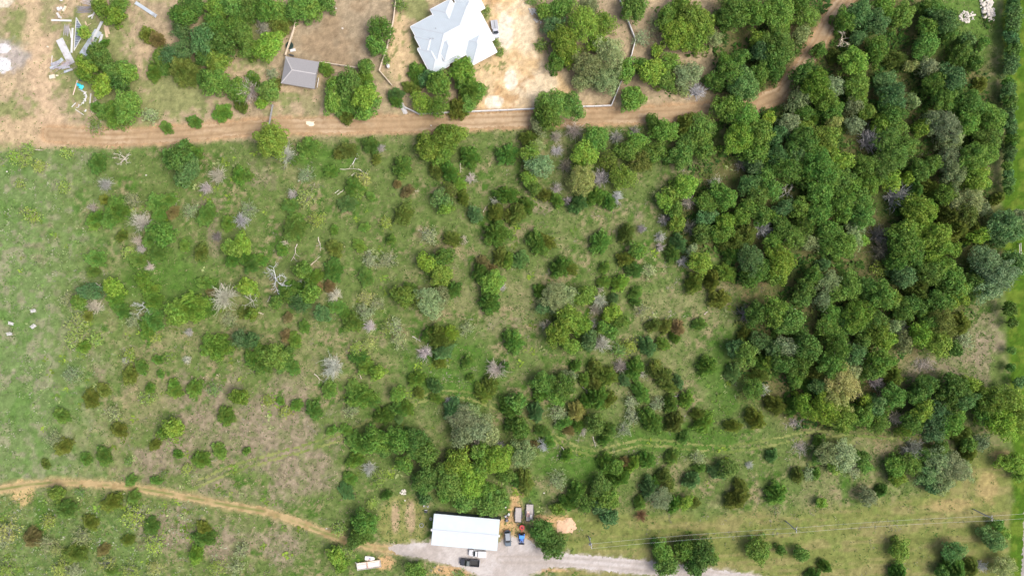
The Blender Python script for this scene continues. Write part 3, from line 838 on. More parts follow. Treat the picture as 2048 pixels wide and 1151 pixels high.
mb = MB(); mb.bar((.1, -.3, .6), (1.15, -.08, .85), .08).bar((.1, .3, .6), (1.15, .08, .85), .08); mb.build('hitch_frame', M_RED, mw)
mb = MB(); mb.tube((-.9, -.06, .2), (-.9, .06, .2), .2, .2, 12); mb.build('tail_wheel', M_TYRE, mw)
mb = MB(); mb.bar((-.3, 0, .5), (-.9, 0, .35), .08); mb.build('wheel_arm', M_DARK, mw)

# ---- two flat trailers
M_DECK = mat('trailer_planks', (.36, .33, .31), .85, var=.12, scale=2)
def trailer(px, py, yaw, L, Wd, label, tongue):
    t = tag(empty('flat_trailer', W(px, py, .7).xy.to_3d(), R(yaw)), label, 'trailer', 'flat trailers beside the barn')
    n = 9
    for k in range(n):
        y = -Wd / 2 + .08 + k * (Wd - .16) / n
        mb = MB(); mb.box(-L / 2 + .05, L / 2 - .05, y + .012, y + (Wd - .16) / n - .012, .62, .67 + .006 * (k % 2)); mb.build('plank', M_DECK, t)
    mb = MB(); mb.box(-L / 2, L / 2, -Wd / 2, -Wd / 2 + .07, .5, .74).box(-L / 2, L / 2, Wd / 2 - .07, Wd / 2, .5, .74).box(-L / 2 - .07, -L / 2 - .003, -Wd / 2, Wd / 2, .5, .78).box(L / 2 + .003, L / 2 + .07, -Wd / 2, Wd / 2, .5, .78)
    mb.build('frame', M_DARK, t)
    s = 1 if tongue else -1
    mb = MB(); mb.bar((s * (L / 2 + .07), -.6, .55), (s * (L / 2 + 1.25), 0, .5), .1).bar((s * (L / 2 + .07), .6, .55), (s * (L / 2 + 1.25), 0, .5), .1); mb.build('tongue', M_DARK, t)
    mb = MB(); mb.tube((s * (L / 2 + 1.0), 0, .05), (s * (L / 2 + 1.0), 0, .95), .05, .05, 8); mb.build('jack', M_GREYMETAL, t)
    for x in (-.45, .45):
        for q in (-1, 1):
            mb = MB(); mb.tube((x, q * (Wd / 2 + .14) - .1, .34), (x, q * (Wd / 2 + .14) + .1, .34), .34, .34, 14); mb.build('wheel', M_TYRE, t)
    for q in (-1, 1):
        y0, y1 = sorted((q * (Wd / 2 + .02), q * (Wd / 2 + .26))); mb = MB(); mb.box(-.9, .9, y0, y1, .7, .74); mb.build('fender', M_DARK, t)
    return t
trailer(1036.7, 1029, -91.5, 4.1, 1.85, 'empty gray flat trailer nearer the barn, tongue toward the drive', True)
trailer(1059.5, 1024.5, -91, 4.75, 2.1, 'gray flat trailer carrying pale junk, farther from the barn', False)
b1 = tag(empty('junk_sack', W(1061.5, 1032, .9).xy.to_3d()), 'white sack lying on the farther flat trailer', 'sack'); b1.location.z = .68
mb = MB(); mb.lathe([(.2, 0), (.38, .12), (.36, .32), (.2, .42), (.06, .46)], 9, Matrix.Diagonal((1, 1.7, 1, 1))); mb.build('sack_body', M_WHITE, b1, smooth=True)
mb = MB(); mb.lathe([(.06, .44), (.1, .52)], 6); mb.build('sack_neck', M_WORN, b1)
b2 = tag(empty('rusty_scrap_coil', W(1056.3, 1029, .9).xy.to_3d()), 'pinkish rusty scrap coil on the farther flat trailer', 'scrap'); b2.location.z = .68
M_PINK = mat('faded_red_scrap', (.45, .24, .21), .8, var=.25, scale=4)
mb = MB()
for k in range(14):
    a = k * 6.283 / 14; b = (k + 1) * 6.283 / 14
    mb.tube((.42 * math.cos(a), .42 * math.sin(a), .1), (.42 * math.cos(b), .42 * math.sin(b), .1), .09, .09, 6)
mb.build('coil', M_PINK, b2)
mb = MB(); mb.box(-.35, .3, .5, 1.1, 0, .2, tx=.05, ty=.1); mb.build('scrap_block', mat('pale_scrap', (.55, .42, .36), .8, var=.2), b2)

# ---- small machines beside the barn
cart = tag(empty('garden_tractor', W(1013.5, 1036, .6).xy.to_3d(), R(-92)), 'dark riding mower with gray hood right of the barn corner', 'riding mower')
mb = MB(); mb.box(.1, .95, -.34, .34, .45, .85, tx=.06, ty=.06); mb.build('hood', mat('mower_grey', (.10, .115, .14), .4, var=.08), cart, bevel=.06)
mb = MB(); mb.box(-.75, .1, -.4, .4, .35, .5); mb.build('platform', M_DARK, cart)
mb = MB(); mb.box(-.5, -.15, -.24, .24, .5, .68).box(-.6, -.5, -.24, .24, .5, .95); mb.build('seat', mat('seat_brown', (.22, .12, .07), .7, var=.1), cart, bevel=.03)
mb = MB(); mb.lathe([(.2, 0), (.2, .03)], 12, Matrix.Translation((.05, 0, .95)) @ Matrix.Rotation(.6, 4, 'Y')); mb.build('steering_wheel', M_DARK, cart)
wheels(cart, (.7, -.5), .42, .24, .18)
for nm, dx, c, lb in (('metal_drum', (1011.5, 1030.5), (.35, .38, .40), 'left gray drum above the riding mower'), ('metal_drum', (1017.5, 1026.5), (.72, .73, .72), 'white drum above the riding mower'), ('metal_drum', (1011, 1011.5), (.03, .03, .035), 'black drum standing alone near the barn grove')):
    d_ = tag(empty(nm, W(*dx)), lb, 'drum')
    mb = MB(); mb.lathe([(.29, 0), (.3, .03), (.29, .3), (.305, .31), (.29, .33), (.29, .6), (.305, .61), (.29, .63), (.3, .87), (.3, .9)], 14); mb.build('shell', mat('drum_' + lb[:6], c, .5, .2, var=.1), d_)
    mb = MB(); mb.lathe([(.26, .88), (.26, .905)], 14); mb.build('lid', M_WHITE if c[0] < .1 else M_GREYMETAL, d_)
pal = tag(empty('lumber_stack', W(1020, 1018)), 'small yellow-brown lumber stack between drum and trailer', 'lumber')
for k in range(5):
    mb = MB(); mb.bar((-.6, -.25 + .12 * k, .08), (.6, -.3 + .14 * k, .08), .1, .12); mb.build('board', mat('yellow_wood', (.45, .31, .12), .8, var=.2), pal)
bq = tag(empty('barbecue_grill', W(852.5, 1021)), 'small black barrel grill left of the barn corner', 'grill')
mb = MB(); mb.tube((-.45, 0, .85), (.45, 0, .85), .3, .3, 12); mb.build('barrel', M_DARK, bq)
for x, y in ((-.35, -.2), (-.35, .2), (.35, -.2), (.35, .2)):
    mb = MB(); mb.bar((x, y, 0), (x * .8, y * .7, .66), .05); mb.build('leg', M_GREYMETAL, bq)
mb = MB(); mb.box(-.4, .4, .32, .55, .8, .83); mb.build('side_shelf', M_GREYMETAL, bq)
for x, y, lb in ((848.5, 1010.5, 'left white bucket by the grill'), (856, 1011.5, 'right white bucket by the grill')):
    d_ = tag(empty('bucket', W(x, y)), lb, 'bucket')
    mb = MB(); mb.lathe([(.2, 0), (.25, .45), (.27, .45), (.27, .5), (.22, .5), (.18, .08)], 12); mb.build('pail', M_WHITE, d_)
    mb = MB(); mb.bar((-.26, 0, .47), (-.2, 0, .62), .03).bar((-.2, 0, .62), (.2, 0, .62), .03).bar((.2, 0, .62), (.26, 0, .47), .03); mb.build('handle', M_GREYMETAL, d_)
def ring(name, px, py, r0, r1, m, lb, cat):
    mb = MB()
    n = 18
    for k in range(n):
        a, b = k * 6.2832 / n, (k + 1) * 6.2832 / n
        mb.tube((r0 * math.cos(a), r0 * math.sin(a), r1), (r0 * math.cos(b), r0 * math.sin(b), r1), r1, r1, 7, False)
    o = mb.build(name, m); o.location = W(px, py); return tag(o, lb, cat)
ring('old_tire', 862, 1036.5, .32, .11, mat('pale_tyre', (.42, .42, .40), .9, var=.1), 'pale old tire leaning near the barn\'s left end', 'tire')
ring('fire_ring', 843, 1049.5, .55, .08, M_GREYMETAL, 'gray metal ring lying in the grass left of the barn', 'ring')

# ---- weathered cargo trailer and small white hull at lower left of the barn
ct = tag(empty('cargo_trailer', W(737.8, 1129, .9).xy.to_3d(), R(8.5)), 'weathered white open cargo trailer left of the gravel drive', 'trailer')
mb = MB(); mb.box(-3.3, 3.3, -.95, .95, .55, .68); mb.build('bed_floor', mat('sun_bleached_wood', (.52, .46, .40), .85, var=.12, spots=(.62, .60, .60)), ct)
mb = MB(); mb.box(-3.3, 3.3, -1.03, -.953, .5, 1.0); mb.build('side_board', M_WORN, ct)
mb = MB(); mb.box(-1.9, 3.3, .953, 1.03, .5, 1.0); mb.build('side_board', mat('tan_board', (.50, .40, .26), .8, var=.12), ct)
mb = MB(); mb.box(3.303, 3.38, -1.0, 1.0, .5, 1.0); mb.build('end_board', M_WORN, ct)
mb = MB(); mb.box(-3.38, -3.303, -1.0, .9, .5, 1.25); mb.build('end_board', M_WHITE, ct)
mb = MB(); mb.box(-.55, -.4, -.94, .94, .69, 1.02); mb.build('cross_wall', mat('rusty_beam', (.40, .26, .20), .8, var=.2), ct)
mb = MB(); mb.box(-.2, 2.6, -.5, .45, .69, .82); mb.build('sheet_stack', M_WHITE, ct)
mb = MB(); mb.box(-3.1, -.8, -.7, .3, .69, .84); mb.build('sheet_stack', M_WHITE, ct)
mb = MB(); mb.bar((-3.5, .8, .6), (-3.7, 1.35, .9), .09).bar((-3.2, .75, .6), (-3.3, 1.2, .95), .09); mb.build('upright', M_WHITE, ct)
for x in (-.6, .3):
    for q in (-1, 1):
        mb = MB(); mb.tube((x, q * .85 - .1, .33), (x, q * .85 + .1, .33), .33, .33, 14); mb.build('wheel', M_TYRE, ct)
hu = tag(empty('boat_hull', W(739.5, 1115.5, .4).xy.to_3d(), R(-4)), 'small white fiberglass hull beside the weathered cargo trailer', 'boat')
M_HULL = mat('hull_gelcoat', (.74, .74, .72), .4, var=.05)
mb = MB()
loft(mb, [(-1.35, .45, .52, .05, .3, .55, .5), (-.6, .45, .56, .02, .3, .58, .54), (.5, .42, .55, .02, .3, .6, .52), (1.1, .3, .42, .08, .32, .62, .4), (1.4, .12, .2, .2, .4, .62, .18)]); mb.build('hull', M_HULL, hu, bevel=.03)
mb = MB(); mb.box(-.35, .4, -.3, .26, .59, .64); mb.build('cockpit', mat('cockpit_grey', (.25, .27, .33), .7, var=.1), hu)
mb = MB(); mb.box(-.3, .1, -.45, -.31, .59, .66); mb.build('orange_pad', mat('orange_pad', (.62, .25, .10), .7, var=.1), hu)

# ================================================================== corral furniture
st = tag(empty('stock_tank', W(579, 91, .5).xy.to_3d()), 'round dark green stock tank under the corral fence', 'tank')
mb = MB(); mb.lathe([(1.0, 0), (1.05, .05), (1.03, .6), (1.07, .62), (1.0, .62), (.96, .5), (.9, .42)], 20); mb.build('tank_wall', mat('tank_green', (.035, .06, .05), .6, var=.15), st)
mb = MB(); mb.lathe([(.93, .43), (.93, .50)], 20); mb.build('water', mat('tank_water', (.02, .035, .03), .05, var=.05), st)
tb = tag(empty('bathtub', W(585.5, 100.5, .4).xy.to_3d(), R(14)), 'old white bathtub beside the stock tank', 'bathtub')
mb = MB(); mb.box(-.75, .75, -.36, .36, .04, .5, tx=-.05, ty=-.04); mb.build('tub', M_WHITE, tb, bevel=.12)
mb = MB(); mb.box(-.6, .6, -.24, .24, .501, .52); mb.build('basin', mat('tub_basin', (.52, .50, .50), .4, var=.08), tb)
mb = MB(); mb.box(-.78, -.7, -.08, .08, .5, .62); mb.build('tap', M_GREYMETAL, tb)
fd = tag(empty('feed_trough', W(582.5, 110.5, .3).xy.to_3d(), R(-18)), 'dark half-pipe feed trough at the shed corner', 'trough')
mb = MB(); mb.prism([(-.75, .1), (.75, .1), (.7, .42), (-.7, .42)], -.2, .2); mb.build('trough_body', M_DARK, fd)
mb = MB(); mb.box(-.7, -.6, -.3, .3, 0, .1).box(.6, .7, -.3, .3, 0, .1); mb.build('foot', M_WOOD, fd)
wt = tag(empty('water_tank', W(776, 132, .7).xy.to_3d()), 'white plastic water tank inside the corner of the corral fence', 'tank')
mb = MB(); mb.lathe([(.52, 0), (.55, .05), (.55, .4), (.58, .43), (.55, .46), (.55, .9), (.58, .93), (.5, 1.1), (.3, 1.25), (.16, 1.3)], 16, Matrix.Diagonal((.85, 1.15, 1, 1))); mb.build('tank_body', M_WHITE, wt, smooth=True)
mb = MB(); mb.lathe([(.15, 1.29), (.16, 1.36), (.1, 1.4)], 10); mb.build('cap', M_GREYMETAL, wt)

# ---- white slatted benches in the left meadow
def bench(px, py, a, lb):
    t = tag(empty('slatted_bench', W(px, py, .4).xy.to_3d(), R(a)), lb, 'bench', 'white slatted benches in the meadow')
    for k in range(3):
        mb = MB(); mb.box(-.7, .7, -.28 + .2 * k, -.14 + .2 * k, .42, .46); mb.build('slat', M_WHITE, t)
    for k in range(3):
        mb = MB(); mb.bar((-.7, .36 + .08 * k, .56 + .17 * k), (.7, .36 + .08 * k, .56 + .17 * k), .05, .13); mb.build('back_slat', M_WHITE, t)
    for x in (-.6, .6):
        mb = MB(); mb.box(x - .04, x + .04, -.26, -.18, 0, .419); mb.build('leg', M_WHITE, t)
        mb = MB(); mb.bar((x, .27, 0), (x, .56, 1.0), .06, .07); mb.build('leg', M_WHITE, t)
        mb = MB(); mb.box(x - .05, x + .05, -.3, .32, .62, .66); mb.build('armrest', M_WHITE, t)
bench(67, 622, 12, 'uppermost white slatted bench in the left meadow')
bench(22, 647, -14, 'white slatted bench in the meadow, upper of the two at far left')
bench(67.5, 653, 35, 'white slatted bench in the meadow just below the uppermost')
bench(19, 668, 8, 'lowest white slatted bench at far left of the meadow')
# ================================================================== vegetation
nprng = np.random.default_rng(11)

def leaf_material(name, twig=False):
    m = bpy.data.materials.new(name)
    m.use_nodes = True
    nt = m.node_tree
    b = nt.nodes['Principled BSDF']
    b.inputs['Roughness'].default_value = .6
    b.inputs['Specular IOR Level'].default_value = .25
    oi = node(nt, 'ShaderNodeObjectInfo')
    ge = node(nt, 'ShaderNodeNewGeometry')
    tc = node(nt, 'ShaderNodeTexCoord')
    nz = node(nt, 'ShaderNodeTexNoise'); nz.inputs['Scale'].default_value = .8; nz.inputs['Detail'].default_value = 3
    va = node(nt, 'ShaderNodeVectorMath', operation='ADD')
    nt.links.new(tc.outputs['Object'], va.inputs[0]); nt.links.new(oi.outputs['Location'], va.inputs[1])
    nt.links.new(va.outputs[0], nz.inputs['Vector'])
    hs = node(nt, 'ShaderNodeHueSaturation')
    mh = node(nt, 'ShaderNodeMapRange'); mh.inputs['To Min'].default_value = .478; mh.inputs['To Max'].default_value = .522
    mh.inputs['From Min'].default_value = .3; mh.inputs['From Max'].default_value = .7
    nt.links.new(nz.outputs['Fac'], mh.inputs['Value']); nt.links.new(mh.outputs[0], hs.inputs['Hue'])
    mv = node(nt, 'ShaderNodeMapRange'); mv.inputs['To Min'].default_value = .7; mv.inputs['To Max'].default_value = 1.38
    nt.links.new(ge.outputs['Random Per Island'], mv.inputs['Value'])
    nt.links.new(mv.outputs[0], hs.inputs['Value'])
    nt.links.new(oi.outputs['Color'], hs.inputs['Color'])
    nt.links.new(hs.outputs[0], b.inputs['Base Color'])
    if not twig:
        tr = node(nt, 'ShaderNodeBsdfTranslucent')
        nt.links.new(hs.outputs[0], tr.inputs['Color'])
        mx = node(nt, 'ShaderNodeMixShader'); mx.inputs[0].default_value = .4
        out = nt.nodes['Material Output']
        nt.links.new(b.outputs[0], mx.inputs[1]); nt.links.new(tr.outputs[0], mx.inputs[2]); nt.links.new(mx.outputs[0], out.inputs['Surface'])
    return m
M_LEAF = leaf_material('foliage')
M_DEAD = leaf_material('dead_wood', True)
M_BARK = mat('bark', (0.15, 0.115, 0.085), .9, var=.25, scale=4)

def quads(cen, nrm, sw, sl, up=None):
    """leaf quads at cen facing nrm, half width sw and half length sl"""
    n = len(cen)
    nrm = nrm / (np.linalg.norm(nrm, axis=1, keepdims=True) + 1e-9)
    r = nprng.normal(size=(n, 3)) if up is None else up
    t = np.cross(nrm, r); t /= (np.linalg.norm(t, axis=1, keepdims=True) + 1e-9)
    u = np.cross(nrm, t)
    sw = np.broadcast_to(sw, (n,))[:, None]; sl = np.broadcast_to(sl, (n,))[:, None]
    # kite-shaped leaf sprays rather than squares
    v = np.stack([cen - u * sl, cen + t * sw - u * sl * .1, cen + u * sl, cen - t * sw + u * sl * .15], 1).reshape(-1, 3)
    return v, np.arange(n * 4).reshape(-1, 4)

def cloud(n, upper=-.35):
    p = nprng.normal(size=(n * 3, 3)); p /= np.linalg.norm(p, axis=1, keepdims=True)
    return p[p[:, 2] > upper][:n]

def leaf_mesh(name, parts):
    vs, fs, k = [], [], 0
    for v, f in parts:
        vs.append(v); fs.append(f + k); k += len(v)
    me = np_mesh(name, np.concatenate(vs), np.concatenate(fs))
    return me

def oak_crown(name, Rm, depth, lobe, dens, gap=0.0, leaf=.2, zc=0.0):
    """crown of many leafy lobes; Rm radius, depth its vertical half height"""
    parts = []
    ph = [nprng.uniform(0, 6.28) for _ in range(4)]
    nl = max(9, int(2.6 * (Rm / lobe) ** 2))
    for i in range(nl):
        rho = math.sqrt((i + .5) / nl) * .97
        th = i * 2.39996 + nprng.uniform(-.45, .45)
        edge = 1 + .2 * math.sin(2 * th + ph[0]) + .16 * math.sin(3 * th + ph[1]) + .12 * math.sin(5 * th + ph[2])
        rr = rho * (Rm - lobe * .55) * edge
        zz = depth * math.sqrt(max(0.0, 1 - (rho * .96) ** 2)) * nprng.uniform(.62, 1.16) - depth * .25 * rho
        if nprng.random() < gap:
            zz -= depth * nprng.uniform(.7, 1.2)
        c = np.array([rr * math.cos(th), rr * math.sin(th), zz])
        lr = lobe * nprng.uniform(.66, 1.25)
        n = int(dens * lr * lr)
        d = cloud(n)
        sq = np.array([1, 1, .72])
        pos = c + d * sq * (lr * nprng.uniform(.68, 1.12, (len(d), 1)))
        nm = d * .9 + nprng.normal(size=d.shape) * .62 + np.array([0, 0, .25])
        s = leaf * nprng.uniform(.7, 1.4, len(d))
        parts.append(quads(pos, nm, s * .72, s))
    # sparse under-storey of leaves so the crown is a volume, not a shell
    n = int(dens * Rm * Rm * .55)
    d = cloud(n, -.5)
    pos = d * np.array([Rm * .86, Rm * .86, depth * .7]) * (nprng.uniform(.1, 1, (len(d), 1)) ** .5)
    s = leaf * 1.35 * nprng.uniform(.7, 1.4, len(d))
    parts.append(quads(pos, nprng.normal(size=d.shape) * .6 + np.array([0, 0, .8]), s * .8, s))
    return leaf_mesh(name, parts)

def juniper_crown(name, Rm, Hm, dens):
    """dense dome with feathery tips, sprays pointing up and out"""
    parts = []
    ph = [nprng.uniform(0, 6.28) for _ in range(5)]
    n = int(dens * Rm * Rm * 3.2)
    th = nprng.uniform(0, 6.283, n); t = nprng.uniform(0, 1, n) ** .75      # t = 1 at the rim
    prof = np.sqrt(np.clip(1 - t ** 2.1, 0, 1)) * .62 + (1 - t) * .38
    lump = 1 + .17 * np.sin(2 * th + ph[0]) + .13 * np.sin(5 * th + ph[1]) + .08 * np.sin(9 * th + ph[2] + 4 * t) + .07 * np.sin(14 * th + ph[3])
    rad = Rm * t * lump * (nprng.uniform(.8, 1.06, n) + .16 * nprng.uniform(0, 1, n) ** 4)
    z = Hm * (.08 + .9 * prof) * (1 + .1 * np.sin(7 * th + ph[4] + 9 * t)) * nprng.uniform(.84, 1.05, n)
    pos = np.stack([rad * np.cos(th), rad * np.sin(th), z], 1)
    out = np.stack([np.cos(th) * (.35 + t), np.sin(th) * (.35 + t), 1.15 - .8 * t], 1)
    ax = out / np.linalg.norm(out, axis=1, keepdims=True) + nprng.normal(size=(n, 3)) * .28
    side = np.cross(ax, nprng.normal(size=(n, 3)))
    s = nprng.uniform(.7, 1.35, n)
    # long sprays: the quad's long axis follows ax
    nm = np.cross(side, ax)
    v, f = quads(pos, nm, .085 * s, .27 * s, up=side)
    parts.append((v, f))
    d = cloud(int(n * .35), -.1)
    pos = d * np.array([Rm * .72, Rm * .72, Hm * .72]) * nprng.uniform(.5, 1, (len(d), 1))
    parts.append(quads(pos, d + nprng.normal(size=d.shape) * .5, .17, .24))
    return leaf_mesh(name, parts)

def stems(segs):
    """tapered three-sided twigs; segs = list of (a, b, ra, rb)"""
    A = np.array([s[0] for s in segs], float); B = np.array([s[1] for s in segs], float)
    ra = np.array([s[2] for s in segs])[:, None]; rb = np.array([s[3] for s in segs])[:, None]
    d = B - A; d /= (np.linalg.norm(d, axis=1, keepdims=True) + 1e-9)
    t = np.cross(d, np.array([.31, .17, .93])); t /= (np.linalg.norm(t, axis=1, keepdims=True) + 1e-9)
    u = np.cross(d, t)
    ring = []
    for k in range(3):
        a = k * 2.0944
        o = t * math.cos(a) + u * math.sin(a)
        ring.append((A + o * ra, B + o * rb))
    v = np.stack([ring[0][0], ring[1][0], ring[2][0], ring[0][1], ring[1][1], ring[2][1]], 1).reshape(-1, 3)
    base = np.arange(len(segs))[:, None] * 6
    f = np.concatenate([base + np.array([0, 1, 4, 3]), base + np.array([1, 2, 5, 4]), base + np.array([2, 0, 3, 5])])
    return v, f

def branch_segs(a, d, L, r, lev, out, spread=.5, kids=4, droop=0.0, tips=None):
    """recursive limb"""
    a = np.array(a, float); d = np.array(d, float); d /= np.linalg.norm(d)
    n = 3 if lev else 2
    p = a
    for i in range(n):
        d = d + nprng.normal(size=3) * .27 + np.array([0, 0, -droop]); d /= np.linalg.norm(d)
        q = p + d * L / n
        if q[2] < .04: q[2] = .04
        r1 = r * (1 - .72 * (i + 1) / n)
        out.append((p, q, r * (1 - .72 * i / n), max(r1, .012)))
        if lev:
            for _ in range(kids if i else kids // 2):
                e = d + nprng.normal(size=3) * spread
                branch_segs(q, e, L * nprng.uniform(.32, .6), r * .5, lev - 1, out, spread, kids, droop, tips)
        p = q
    if tips is not None: tips.append(p)

def brush_mesh(name, Rm, Hm, n, thick, lev=1):
    """spiky grey deadwood: stems fanning out from one foot"""
    segs = []
    lean = nprng.uniform(0, 6.283)
    for i in range(n):
        th = lean + nprng.normal(0, 1.25); e = nprng.uniform(.12, 1.25)
        d = (math.cos(th) * math.cos(e), math.sin(th) * math.cos(e), math.sin(e))
        L = Rm * (.72 + .28 * math.cos(th - lean)) / max(.45, math.cos(e)) * nprng.uniform(.6, 1.05)
        L = min(L, Hm / max(.2, math.sin(e)) * nprng.uniform(.8, 1.05))
        branch_segs((d[0] * .1, d[1] * .1, .05), d, L, thick * nprng.uniform(.6, 1.2), lev, segs, .4, 2)
    return leaf_mesh(name, [stems(segs)])

def bare_mesh(name, Rm, Hm, limbs, thick):
    """bleached bare tree: a few forked thick limbs"""
    segs = [((0, 0, 0), (.1, .05, Hm * .3), thick * 1.5, thick * 1.2)]
    for i in range(limbs):
        th = i * 6.283 / limbs + nprng.uniform(-.5, .5); e = nprng.uniform(.25, .9)
        d = (math.cos(th) * math.cos(e), math.sin(th) * math.cos(e), math.sin(e))
        branch_segs((.1, .05, Hm * .28), d, Rm * nprng.uniform(.75, 1.1), thick, 2, segs, .55, 2)
    return leaf_mesh(name, [stems(segs)])

def shrub_meshes(tag_, Rm, Hm, nst, leaves):
    """thin shrub: visible grey stems and loose bright leaf tufts"""
    segs, tips = [], []
    for i in range(nst):
        th = nprng.uniform(0, 6.283); e = nprng.uniform(.3, 1.3)
        d = (math.cos(th) * math.cos(e), math.sin(th) * math.cos(e), math.sin(e))
        branch_segs((0, 0, .03), d, min(Rm / max(.4, math.cos(e)), Hm * 1.3) * nprng.uniform(.65, 1.05), .035, 1, segs, .5, 2, 0, tips)
    tips = np.array(tips)
    idx = nprng.integers(0, len(tips), leaves)
    pos = tips[idx] + nprng.normal(size=(leaves, 3)) * np.array([.22, .22, .14])
    pos[:, 2] = np.maximum(pos[:, 2], .05)
    s = nprng.uniform(.7, 1.3, leaves)
    q = quads(pos, nprng.normal(size=(leaves, 3)) * .6 + np.array([0, 0, .8]), .12 * s, .19 * s)
    return leaf_mesh('stems_' + tag_, [stems(segs)]), leaf_mesh('leaves_' + tag_, [q])

def trunk_mesh(name, h, r, spread, nl):
    m = MB()
    m.tube((0, 0, -.05), (.06 * h, .03 * h, h * .55), r, r * .72, 7, False)
    for i in range(nl):
        th = i * 6.283 / nl + nprng.uniform(-.4, .4)
        k = nprng.uniform(.55, .85)
        a = Vector((.06 * h, .03 * h, h * nprng.uniform(.42, .54)))
        b = a + Vector((math.cos(th) * spread * k * .6, math.sin(th) * spread * k * .6, h * .3))
        c = b + Vector((math.cos(th + .3) * spread * k * .35, math.sin(th + .3) * spread * k * .35, h * .22))
        m.tube(a, b, r * .5, r * .3, 5, False); m.tube(b, c, r * .3, r * .1, 5, False)
    me = bpy.data.meshes.new(name); me.from_pydata(m.v, [], m.f); me.materials.append(M_BARK)
    return me

# ---- prototypes (shared mesh data): class radius -> variants
OAK, PALE, JUN, DED, BAR, SHR = {}, {}, {}, {}, {}, {}
for Rm in (1.7, 2.6, 3.6, 4.8):
    OAK[Rm] = []; PALE[Rm] = []
    for k in range(3):
        d = Rm * (.78 if Rm < 3 else .66)
        lb = .62 + .11 * Rm
        cm_ = oak_crown('leafy_crown', Rm, d, lb, 95 if Rm > 3 else 115, .16, .19); cm_.materials.append(M_LEAF)
        OAK[Rm].append((cm_, trunk_mesh('trunk', 1.0 + Rm * 1.15, .07 + .045 * Rm, Rm, 5), .55 + Rm * .75))
        cm_ = oak_crown('feathery_crown', Rm, d, lb * .8, 88 if Rm > 3 else 100, .3, .15); cm_.materials.append(M_LEAF)
        PALE[Rm].append((cm_, trunk_mesh('trunk', 1.0 + Rm * 1.15, .07 + .045 * Rm, Rm, 7), .55 + Rm * .75))
for Rm in (1.2, 2.0, 2.9):
    JUN[Rm] = []
    for k in range(3):
        cm_ = juniper_crown('dense_crown', Rm, Rm * 1.35 + .5, 260 if Rm < 2.5 else 230); cm_.materials.append(M_LEAF)
        JUN[Rm].append((cm_, trunk_mesh('trunk', Rm * 1.3, .05 + .04 * Rm, Rm * .5, 3), .12))
for Rm in (1.3, 2.2, 3.2):
    DED[Rm] = [brush_mesh('dead_branches', Rm, Rm * .85, int(34 + 20 * Rm), .052 + .008 * Rm, 1) for k in range(3)]
    BAR[Rm] = [bare_mesh('dead_limbs', Rm, Rm * 1.1, 5, .075 + .02 * Rm) for k in range(2)]
    SHR[Rm] = [shrub_meshes('a', Rm, Rm * .8 + .3, int(16 + 6 * Rm), int(300 * Rm)) for k in range(3)]
    for m_ in DED[Rm] + BAR[Rm]: m_.materials.append(M_DEAD)
    for a_, b_ in SHR[Rm]: a_.materials.append(M_DEAD); b_.materials.append(M_LEAF)
